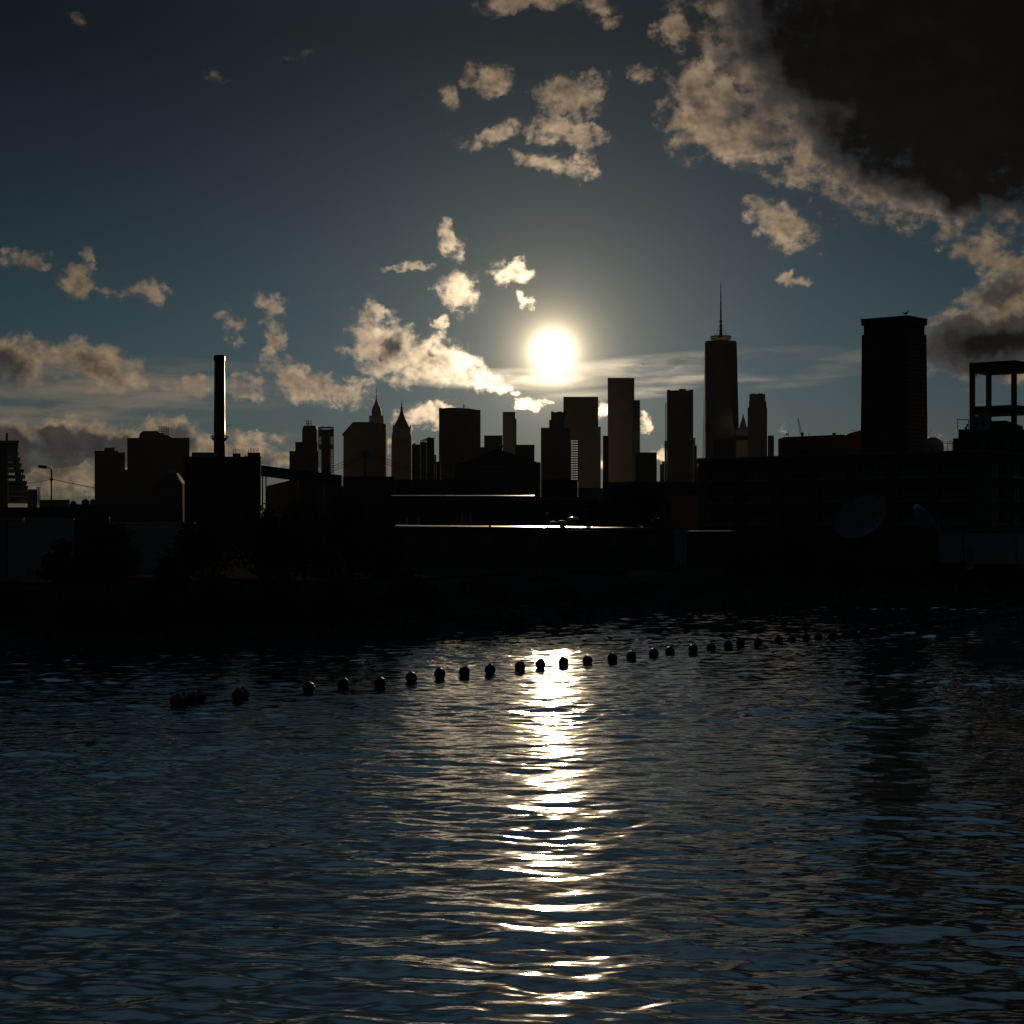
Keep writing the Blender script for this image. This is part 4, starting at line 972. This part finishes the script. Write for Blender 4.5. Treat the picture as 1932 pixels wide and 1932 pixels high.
mast(t, 'antenna', M['darksteel'], 1526.5, 817, 823, DP+.6, .025)
MB().box(PX(1610, DP), PX(1620, DP), DP+1.2, DP+1.25, PZ(811, DP), PZ(810, DP)).build('aerial', M['darksteel'], t)
DO = 168
def dish(label, name, D, x, y, r, tilt, yaw, zbase, m, group):
    c = Vector((PX(x, D), D, PZ(y, D))); t = thing(name, label, 'satellite dish', (c.x, c.y, zbase), group)
    ax = Vector((math.sin(yaw)*math.cos(tilt), -math.cos(yaw)*math.cos(tilt), math.sin(tilt)))
    a = ax.cross(Vector((0, 0, 1))).normalized(); bb = ax.cross(a)
    b = MB(); prev = None; n = 32; first = None
    prof = [(1.0, .0), (.8, -.10), (.55, -.2), (.28, -.265), (.04, -.29), (.04, -.32), (.3, -.295), (.57, -.23), (.82, -.13), (1.015, -.02), (1.0, 0)]
    for rr, d in prof:
        prev = b.ring([c + (a*math.cos(2*math.pi*k/n)+bb*math.sin(2*math.pi*k/n))*rr*r + ax*d*r for k in range(n)], prev)
    b.build('reflector', m, t, smooth=True)
    b = MB(); tip = c + ax*r*.75
    for k in range(3):
        q = 2*math.pi*k/3+.5; b.tube([c + (a*math.cos(q)+bb*math.sin(q))*r*.93, tip], .03, 5)
    b.build('feed_strut', M['darksteel'], t)
    MB().tube([tip-ax*.05, tip+ax*.22], .09, 8).build('feed_horn', M['darksteel'], t)
    MB().tube([c-ax*r*.31, (c.x-ax.x*r*.5, c.y-ax.y*r*.5, zbase)], .1, 8).build('pedestal', M['darksteel'], t)
    return t
dish('dark satellite dish facing away between roof tower and roof house', 'satellite_dish', DO, 1760, 845, .98, R(8), R(165), ROOF-.32, M['grey'], 'satellite dishes')
t = thing('whip_antenna', 'thin whip antenna rising behind the rooftop satellite dish', 'antenna', (PX(1756, DO+1), DO+1, ROOF-.32))
MB().tube([(PX(1756, DO+1), DO+1, ROOF-.32), (PX(1756, DO+1), DO+1, PZ(810, DO+1))], .03, 6, .015).build('rod', M['darksteel'], t)
MB().lathe(PX(1756, DO+1), DO+1, [(.07, ROOF-.32), (.07, ROOF+.1)], 8).build('base', M['darksteel'], t)
b = MB(); t = thing('roof_rail', 'low pipe rail on factory roof between dish and roof house', 'railing', (PX(1790, DO), DO, ROOF-.32))
for yy in (834, 837): b.tube([(PX(1778, DO), DO, PZ(yy, DO)), (PX(1799, DO), DO, PZ(yy-.6, DO))], .03, 5)
b.build('rail', M['darksteel'], t); b = MB()
for xx in (1779, 1788, 1797): b.tube([(PX(xx, DO), DO, ROOF-.32), (PX(xx, DO), DO, PZ(833, DO))], .03, 5)
b.build('rail_post', M['darksteel'], t)

# big dishes and yard boxes at the foot of the factory
dish('large pale satellite dish tilted up, standing behind the yard wall', 'satellite_dish', 132, 1622, 975, 1.95, R(38), R(-38), PZ(1002, 134), M['dish'], 'satellite dishes')
dish('second satellite dish, seen edge-on right of the large pale one', 'satellite_dish', 133, 1748, 985, 1.5, R(30), R(100), PZ(1004, 134), M['grey'], 'satellite dishes')
def container(label, D, x0, x1, ytop, ybot, m, dep, group, ribsn=14, name='shipping_container', horiz=False):
    a, c = PX(x0, D), PX(x1, D); z0, z1 = PZ(ybot, D), PZ(ytop, D)
    t = thing(name, label, 'container', ((a+c)/2, D+dep/2, z0), group)
    turn(MB(), x0, x1, D).box(a, c, D, D+dep, z0, z1).build('body', m, t)
    b = MB()
    if horiz:
        n = int((z1-z0)/.16)
        for k in range(1, n): b.box(a+.1, c-.1, D-.03, D-.002, z0+k*.16, z0+k*.16+.09)
        kind(b.build('horizontal_rib', m, t), 'stuff')
    else:
        for k in range(ribsn):
            xx = a+.1+(c-a-.3)*k/ribsn; MB().box(xx, xx+(c-a)/ribsn*.5, D-.04, D-.002, z0+.18, z1-.16).build('corrugation', m, t)
    for xx in (a-.03, c-.07):
        MB().box(xx, xx+.1, D-.07, D-.041, z0, z1).build('corner_post', m, t)
    MB().box(a-.03, c+.03, D-.08, D+.05, z1+.002, z1+.1).build('top_rail', m, t)
    MB().box(a-.03, c+.03, D-.072, D-.041, z0-.08, z0+.06).build('bottom_rail', m, t)
    return t
YC = 'containers on the yard'
cA = container('white slatted container with dark lettering near its foot, far left', 88, 47.5, 139, 982, 1096, M['white'], 5, YC, horiz=True)
container('narrow grey container left of the lettered white one', 88.3, 11.5, 45, 981, 1096, M['grey'], 5, YC, 4)
container('pale container cut by the left picture edge', 88.2, -70, 9, 981, 1096, M['grey'], 5, YC, 8)
container('dark container behind the bushy tree, between two white ones', 89.5, 141.5, 206, 979, 1092, M['darkpaint'], 5, YC, 8)
container('white slatted container with sunlit right edge, beside bushy tree', 90, 168, 346, 988, 1086, M['white'], 3, YC, horiz=True).location.y += 3.2
# letters TROLLED A as flat print on the container
txt = bpy.data.curves.new('lettering', 'FONT'); txt.body = 'TROLLED A'; txt.size = .17; txt.extrude = .004
to = bpy.data.objects.new('lettering', txt); C.objects.link(to)
dgp = bpy.context.evaluated_depsgraph_get(); me = bpy.data.meshes.new_from_object(to.evaluated_get(dgp))
bpy.data.objects.remove(to); me.materials.append(M['letter'])
to = bpy.data.objects.new('lettering', me); C.objects.link(to); to.parent = cA
wl = max(v.co.x for v in me.vertices)
to.rotation_euler = (R(90), 0, 0); to.scale = (1.35/wl, 1, 1)
ap = Vector((PX(51, 88), 87.955, PZ(1081, 88))); to.location = ap - Vector(cA['o'])
MB().box(PX(47.5, 88)+.12, PX(139, 88)-.1, 88-.034, 88-.0315, PZ(1083, 88), PZ(1074, 88)).build('sign_band', M['white'], cA)
container('tall grey container with bright panel, right of the rusty orange box', 140, 1772, 1815, 1006, 1060, M['grey'], 6, YC, 5)
container('rusty orange container under the second satellite dish', 139, 1705, 1757, 1021, 1064, M['rust'], 5, YC, 8)
container('long white trailer-like container at far right of the yard', 146, 1820, 1915, 1009, 1062, M['white'], 3, YC, horiz=True)
container('small white container cut by the right picture edge', 146.5, 1919, 1945, 1010, 1062, M['white'], 3, YC, 3)
container('dark blue container beneath the large pale satellite dish', 134, 1553, 1668, 1002, 1075, M['darkpaint'], 5, YC, 14)
container('dark slab-roofed container behind the orange one', 141, 1672, 1815, 1003.5, 1064, M['darkpaint'], 4, YC, 14).location.y += 4
t = thing('service_post', 'short white utility box on a post beside the long white container', 'utility box', (PX(1830, 143), 143, GZ))
MB().box(PX(1823, 143), PX(1836, 143), 143, 143.4, GZ-.6, PZ(1068, 143)).build('plinth', M['white'], t)
MB().box(PX(1826, 143), PX(1836, 143), 143.05, 143.35, PZ(1067.9, 143), PZ(1032, 143)).build('cabinet', M['grey'], t)

# ------------------------------------------------------------------ trees and shrubs
def leaf_crown(cl, n, size, seed):
    r = np.random.default_rng(seed); w = np.array([c[3]*c[4]*c[5] for c in cl]); w /= w.sum()
    idx = r.choice(len(cl), n, p=w); cc = np.array(cl)[idx]
    d = r.normal(size=(n, 3)); d /= np.linalg.norm(d, axis=1)[:, None]
    rad = (.4 + .68*r.uniform(0, 1, n)**.7 + .3*r.uniform(0, 1, n)**6)[:, None]
    P = cc[:, :3] + d*rad*cc[:, 3:6]
    a = r.normal(size=(n, 3)); a /= np.linalg.norm(a, axis=1)[:, None]
    b = np.cross(a, r.normal(size=(n, 3))); b /= np.linalg.norm(b, axis=1)[:, None]
    s = size*r.uniform(.6, 1.5, n)[:, None]
    q = np.stack([P - a*s, P - b*s*.45, P + a*s, P + b*s*.45], 1).reshape(-1, 3)
    return q
def tree(label, D, x, ytop, wpx, zbase, seed, n=1600, m='leaf', name='tree', cat='tree', ybot=None, leaf=.11, y_off=0):
    r = random.Random(seed); xc = PX(x, D); zt = PZ(ytop, D); w = wpx/F*D/2; zb = zbase
    lo = PZ(ybot, D) if ybot else zb + (zt-zb)*.25
    t = thing(name, label, cat, (xc, D, zb), 'trees and bushes on the bank')
    cl = []
    H = zt-lo
    for k in range(9):
        q = r.uniform(0, 1); ww = w*(.35+.5*math.sin(math.pi*min(.95, .15+q*.8)))
        cx = xc + r.uniform(-.7, .7)*w*(1-.55*q); cy = D + r.uniform(-.5, .5)*w
        rz = H*r.uniform(.12, .22)
        cl.append((cx, cy, lo + H*(.1+.8*q) - rz*.2, ww*r.uniform(.4, .75), ww*r.uniform(.4, .7), rz))
    cl.append((xc, D, zt-H*.14, w*.4, w*.4, H*.14)); cl.append((xc, D, lo+H*.4, w*.75, w*.6, H*.35))
    q = leaf_crown(cl, int(n*1.7), leaf*1.15, seed)
    b = MB(); b.v = [tuple(v) for v in q]; b.f = [(i, i+1, i+2, i+3) for i in range(0, len(q), 4)]
    b.build('crown', M[m], t)
    b = MB(); b.tube([(xc, D, zb-.5), (xc+w*.05, D, (zb+lo)/2), (xc-w*.05, D, lo+H*.3), (xc, D, lo+H*.7)], max(.05, .05*w+.04), 7, .02)
    for k in range(6):
        c = cl[k]; st = Vector((xc, D, lo+H*.1*(k % 3))); b.tube([st, st.lerp(Vector(c[:3]), .5)+Vector((0, 0, -.05*H)), Vector(c[:3])], .045, 5, .012)
    b.build('trunk', M['bark'], t)
    return t
tree('leafy tree with sun sparkling through its right side, behind warehouse roof', 165, 1196, 909, 128, GZ, 3, 5200, ybot=990, leaf=.13)
tr = bpy.data.objects['tree']; o0 = Vector(tr['o']); r = random.Random(8); b = MB(); Dg = 163.5
for (x0_, y0_, n_, sx, sy) in ((1211, 985, 26, 4, 7), (1214, 972, 26, 4, 6), (1222, 968, 16, 3, 5), (1218, 955, 12, 3, 4), (1225, 948, 8, 2, 3), (1229, 978, 14, 5, 3), (1243, 975, 10, 3, 4), (1209, 992, 12, 3, 3), (1216, 935, 5, 3, 3)):
    for k in range(n_):
        p_ = Vector((PX(x0_+r.gauss(0, sx*.6), Dg), Dg+r.uniform(-.5, .5), PZ(y0_+r.gauss(0, sy*.6), Dg)))
        tl = R(2.75)+r.gauss(0, .05); sl = r.gauss(0, .06); L = r.uniform(.1, .2)
        ux = Vector((math.cos(sl), 0, math.sin(sl)))*L; uy = Vector((0, math.cos(tl), math.sin(tl)))*L*r.uniform(2, 4)
        i0 = len(b.v); b.v += [tuple(p_-ux-uy), tuple(p_+ux-uy), tuple(p_+ux+uy), tuple(p_-ux+uy)]; b.f.append((i0, i0+1, i0+2, i0+3))
kind(b.build('glint_leaves', M['glintleaf'], tr), 'stuff')  # extra leaves added to the tree, tilted to mirror the sun as glints
tree('small round tree left of the sparkling leafy tree', 168, 1122, 940, 70, GZ, 4, 1200, ybot=1000, leaf=.12)
specs = [
 ('bushy tree overlapping both white slatted containers', 84.6, 205, 990, 150, 1100, 2600), ('low arching bush before the lettered container', 84.0, 112, 1022, 84, 1100, 1000),
 ('drooping bush at the sunlit edge of the right-hand white container', 85.2, 318, 1050, 80, 1120, 900), ('broad dark tree under the brick plant', 92, 400, 940, 150, 1085, 2600),
 ('dark tree right of the brick plant below the conveyor', 94, 492, 955, 120, 1090, 2200), ('round dark tree beneath the conveyor gallery', 95, 572, 942, 150, 1090, 2600),
 ('dark tree under the hollow tower', 96, 660, 935, 140, 1095, 2600), ('dark bushy tree touching the left end of sunlit roof', 98, 725, 962, 110, 1095, 2000),
 ('low bush on the bank at the left picture edge', 83.4, 20, 1092, 90, 1160, 900), ('wide low bush below the bushy tree', 83.2, 170, 1100, 180, 1190, 1700),
 ('low bush below the right-hand white container', 85, 290, 1095, 130, 1180, 1300), ('dense low bush beneath the brick plant', 86.6, 400, 1078, 150, 1180, 1500),
 ('dense low bush left of mid bank', 88, 520, 1080, 160, 1175, 1500), ('low bush at mid bank below the sloped-roof tower', 90, 650, 1085, 150, 1170, 1500),
 ('low bush below the left end of sunlit roof', 93.5, 775, 1080, 140, 1165, 1400), ('scrub below the middle of the sunlit roof', 99, 900, 1085, 150, 1160, 1400),
 ('scrub directly below the glitter of the roof edge', 105, 1025, 1080, 150, 1150, 1400), ('scrub left of the grey roller door', 112, 1150, 1078, 150, 1140, 1400),
 ('bush below the grey roller door', 121, 1280, 1078, 110, 1132, 1200), ('dark tree right of the roller door against the brick wing', 124, 1400, 985, 130, 1110, 2400),
 ('dark tree left of the large satellite dish', 127, 1500, 975, 120, 1105, 2200), ('low tree in front of dark blue container', 130, 1590, 1035, 120, 1112, 1500),
 ('scrub before the orange container', 136, 1700, 1062, 120, 1112, 1200), ('scrub below the tall grey container', 141, 1800, 1064, 110, 1110, 1100), ('scrub before the long white container', 144.5, 1895, 1066, 100, 1106, 1000),
]
for i, (lab, D, x, yt, w, yb, n) in enumerate(specs):
    xw = PX(x, D); zb = min(GZ, max(.3, (D - shore_y(xw))*.5))
    tree(lab, D, x, yt, w, zb, 20+i, n, 'leaf' if i % 3 else 'leaf2', 'tree' if ' tree' in lab else 'bush', 'tree' if ' tree' in lab else 'bush', yb, .1 if D < 100 else .12)
# riprap along the waterline
b = MB(); r = random.Random(5)
for k in range(900):
    x = r.uniform(-32, 56); y = shore_y(x) + r.uniform(-.7, 1.6); s = r.uniform(.12, .42); z = max(-.1, (y-shore_y(x))*.42) + r.uniform(-.1, .1)
    q = r.uniform(0, 3.14); u_ = (math.cos(q), math.sin(q)); n_ = (-u_[1], u_[0])
    b.obox((x, y), u_, n_, -s, s*r.uniform(.5, 1), -s*.7, s*.6, z-.2, z+s*r.uniform(.4, .8))
kind(b.build('rubble', M['rock']), 'stuff')

# ------------------------------------------------------------------ buoys
bu = [(334.5, 1320, 29, 1), (340.5, 1319, 29, 0), (362, 1316, 25, 0), (377, 1314, 24, 0), (450, 1311, 26, 0), (458, 1309, 25, 0), (582.5, 1298, 23.5, 0), (648, 1289, 22.5, 0), (717.5, 1287, 22.5, 0), (776, 1279, 22.5, 0), (829.7, 1271, 22, 0), (876, 1267, 21.5, 0), (924.7, 1263, 21, 0),
 (981, 1256, 20.5, 0), (1019.7, 1252, 20, 0), (1063, 1247, 20, 0), (1108.5, 1244.6, 19.5, 0), (1155.5, 1241, 19.5, 0), (1191, 1236, 19, 0), (1233.5, 1231, 18.7, 0), (1264, 1227.5, 18.2, 0), (1307.7, 1224, 18, 0), (1342, 1220, 17.5, 0), (1374, 1216.6, 17.2, 0), (1397.5, 1213, 17, 0), (1430.5, 1211, 17, 0),
 (1469.5, 1206, 16.3, 0), (1494, 1205, 16, 0), (1521, 1202.5, 16, 0), (1544, 1200, 15.7, 0), (1571.5, 1198.5, 15.7, 0), (1596.5, 1194, 15.3, 0), (1609.5, 1192, 15.2, 0), (1632, 1188.5, 15, 0), (1660, 1185, 14.5, 0), (1679, 1183.5, 14.5, 0), (1698, 1180.5, 14.3, 0), (1714, 1178.5, 14.3, 0), (1756, 1174, 13.6, 0), (1766.5, 1172.8, 13.6, 0), (1785, 1171.5, 13.4, 0), (1801.5, 1169, 13.2, 0), (1814.5, 1167, 13, 0), (1847.5, 1163.5, 12.8, 0), (1874.5, 1160.5, 12.3, 0), (1891.5, 1158, 12.2, 0), (1907, 1155.5, 12, 0), (1919, 1154, 12, 0), (1930.5, 1153, 12, 0)]
def ordn(i): return ['first', 'second', 'third', 'fourth', 'fifth', 'sixth', 'seventh', 'eighth', 'ninth', 'tenth', 'eleventh', 'twelfth', 'thirteenth', 'fourteenth', 'fifteenth', 'sixteenth', 'seventeenth', 'eighteenth', 'nineteenth', 'twentieth', 'twenty-first', 'twenty-second', 'twenty-third', 'twenty-fourth', 'twenty-fifth', 'twenty-sixth', 'twenty-seventh', 'twenty-eighth', 'twenty-ninth', 'thirtieth', 'thirty-first', 'thirty-second', 'thirty-third', 'thirty-fourth'][i]
def make_buoy(m):
    t = thing('buoy', '', 'buoy', (0, 0, 0), 'buoys of the floating line')
    n = 14; prof = [(.999*math.cos(a) if abs(a) < 1.5 else .05, math.sin(a)) for a in np.linspace(-1.5, 1.5, n)]
    MB().lathe(0, 0, [(.2*p, .2*q) for p, q in prof], 20).build('float', m, t, smooth=True)
    MB().lathe(0, 0, [(.203, -.018), (.207, 0), (.203, .018)], 20).build('seam', m, t, smooth=True)
    pts = [(.045*math.cos(a), 0, .205+.045*math.sin(a)) for a in np.linspace(-.5, 3.64, 9)]
    MB().tube(pts, .014, 6).build('lug', m, t)
    MB().lathe(0, 0, [(.06, .185), (.055, .21), (.03, .215)], 12).build('collar', m, t, smooth=True)
    return t
protos = {0: make_buoy(M['black']), 1: make_buoy(M['orange'])}
used = set(); nl = sum(1 for q in bu if q[0] < 1050); pos = []
for i, (x, y, d, k) in enumerate(bu):
    yb = y + d*.36                      # waterline a little above the lowest point
    Dw = EYE*F/(yb-HOR); rad = d/2/F*Dw
    if k not in used:
        t = protos[k]; used.add(k)
    else:
        s = protos[k]; t = s.copy(); C.objects.link(t)
        for ch in s.children:
            c = ch.copy(); c.parent = t; C.objects.link(c)
    sc_ = rad/.2
    t.scale = (sc_,)*3; t.location = (PX(x, Dw), Dw, rad*random.uniform(.5, .74)); t['o'] = tuple(t.location)
    pos.append(Vector((PX(x, Dw), Dw, -.02)))
    t.rotation_euler = (random.uniform(-.45, .45), random.uniform(-.45, .45), random.uniform(0, 6))
    if k: t['label'] = 'single orange buoy at the left end of the floating line'
    elif x < 1050:
        j = sum(1 for q in bu if q[0] > x and q[0] < 1050); t['label'] = f"dark round buoy, {ordn(j)} to the left of the sun's glitter path"
    else:
        j = sum(1 for q in bu if q[0] < x and q[0] >= 1050); t['label'] = f"dark round buoy, {ordn(j)} to the right of the sun's glitter path"
b = MB(); b.tube([pos[0]+Vector((-.3, -.2, -.02))] + [p+Vector((0, 0, -.02)) for p in pos[1:]], .018, 5)
tag(b.build('rope', M['black'], origin=tuple(pos[0])), 'dark rope just under the surface linking the line of buoys', 'rope')

def on_water(x, y):
    Dw = EYE*F/(y-HOR); return Vector((PX(x, Dw), Dw, 0.0))
p_ = on_water(262, 1672); t = thing('floating_twig', 'thin forked twig floating on the open water at lower left', 'twig', tuple(p_))
MB().tube([p_+Vector((-.12, .0, .03)), p_+Vector((0, .03, .055)), p_+Vector((.1, 0, .045)), p_+Vector((.26, -.03, .03))], .008, 5, .004).build('stem', M['bark'], t)
MB().tube([p_+Vector((0, .03, .055)), p_+Vector((.05, .06, .11))], .005, 5, .002).build('fork', M['bark'], t)
p_ = on_water(300, 1668); t = thing('floating_leaf', 'small dry leaf floating just right of the forked twig', 'leaf', tuple(p_))
MB().box(p_.x-.03, p_.x+.03, p_.y-.02, p_.y+.02, .035, .045).build('blade', M['rust'], t); MB().tube([p_+Vector((.03, 0, .04)), p_+Vector((.055, 0, .055))], .004, 4).build('stalk', M['bark'], t)
p_ = on_water(520, 1756); t = thing('floating_leaf', 'pale curled leaf floating alone left of the glitter path', 'leaf', tuple(p_))
b = MB(); b.quadbox([p_+Vector(q_) for q_ in ((-.03, -.02, .03), (.03, -.02, .03), (.035, .02, .05), (-.025, .02, .06), (-.03, -.02, .036), (.03, -.02, .036), (.035, .02, .056), (-.025, .02, .066))]); b.build('blade', M['white'], t)
MB().tube([p_+Vector((.03, 0, .04)), p_+Vector((.05, 0, .06))], .004, 4).build('stalk', M['bark'], t)

for o in bpy.data.objects:
    if 'o' in o: del o['o']
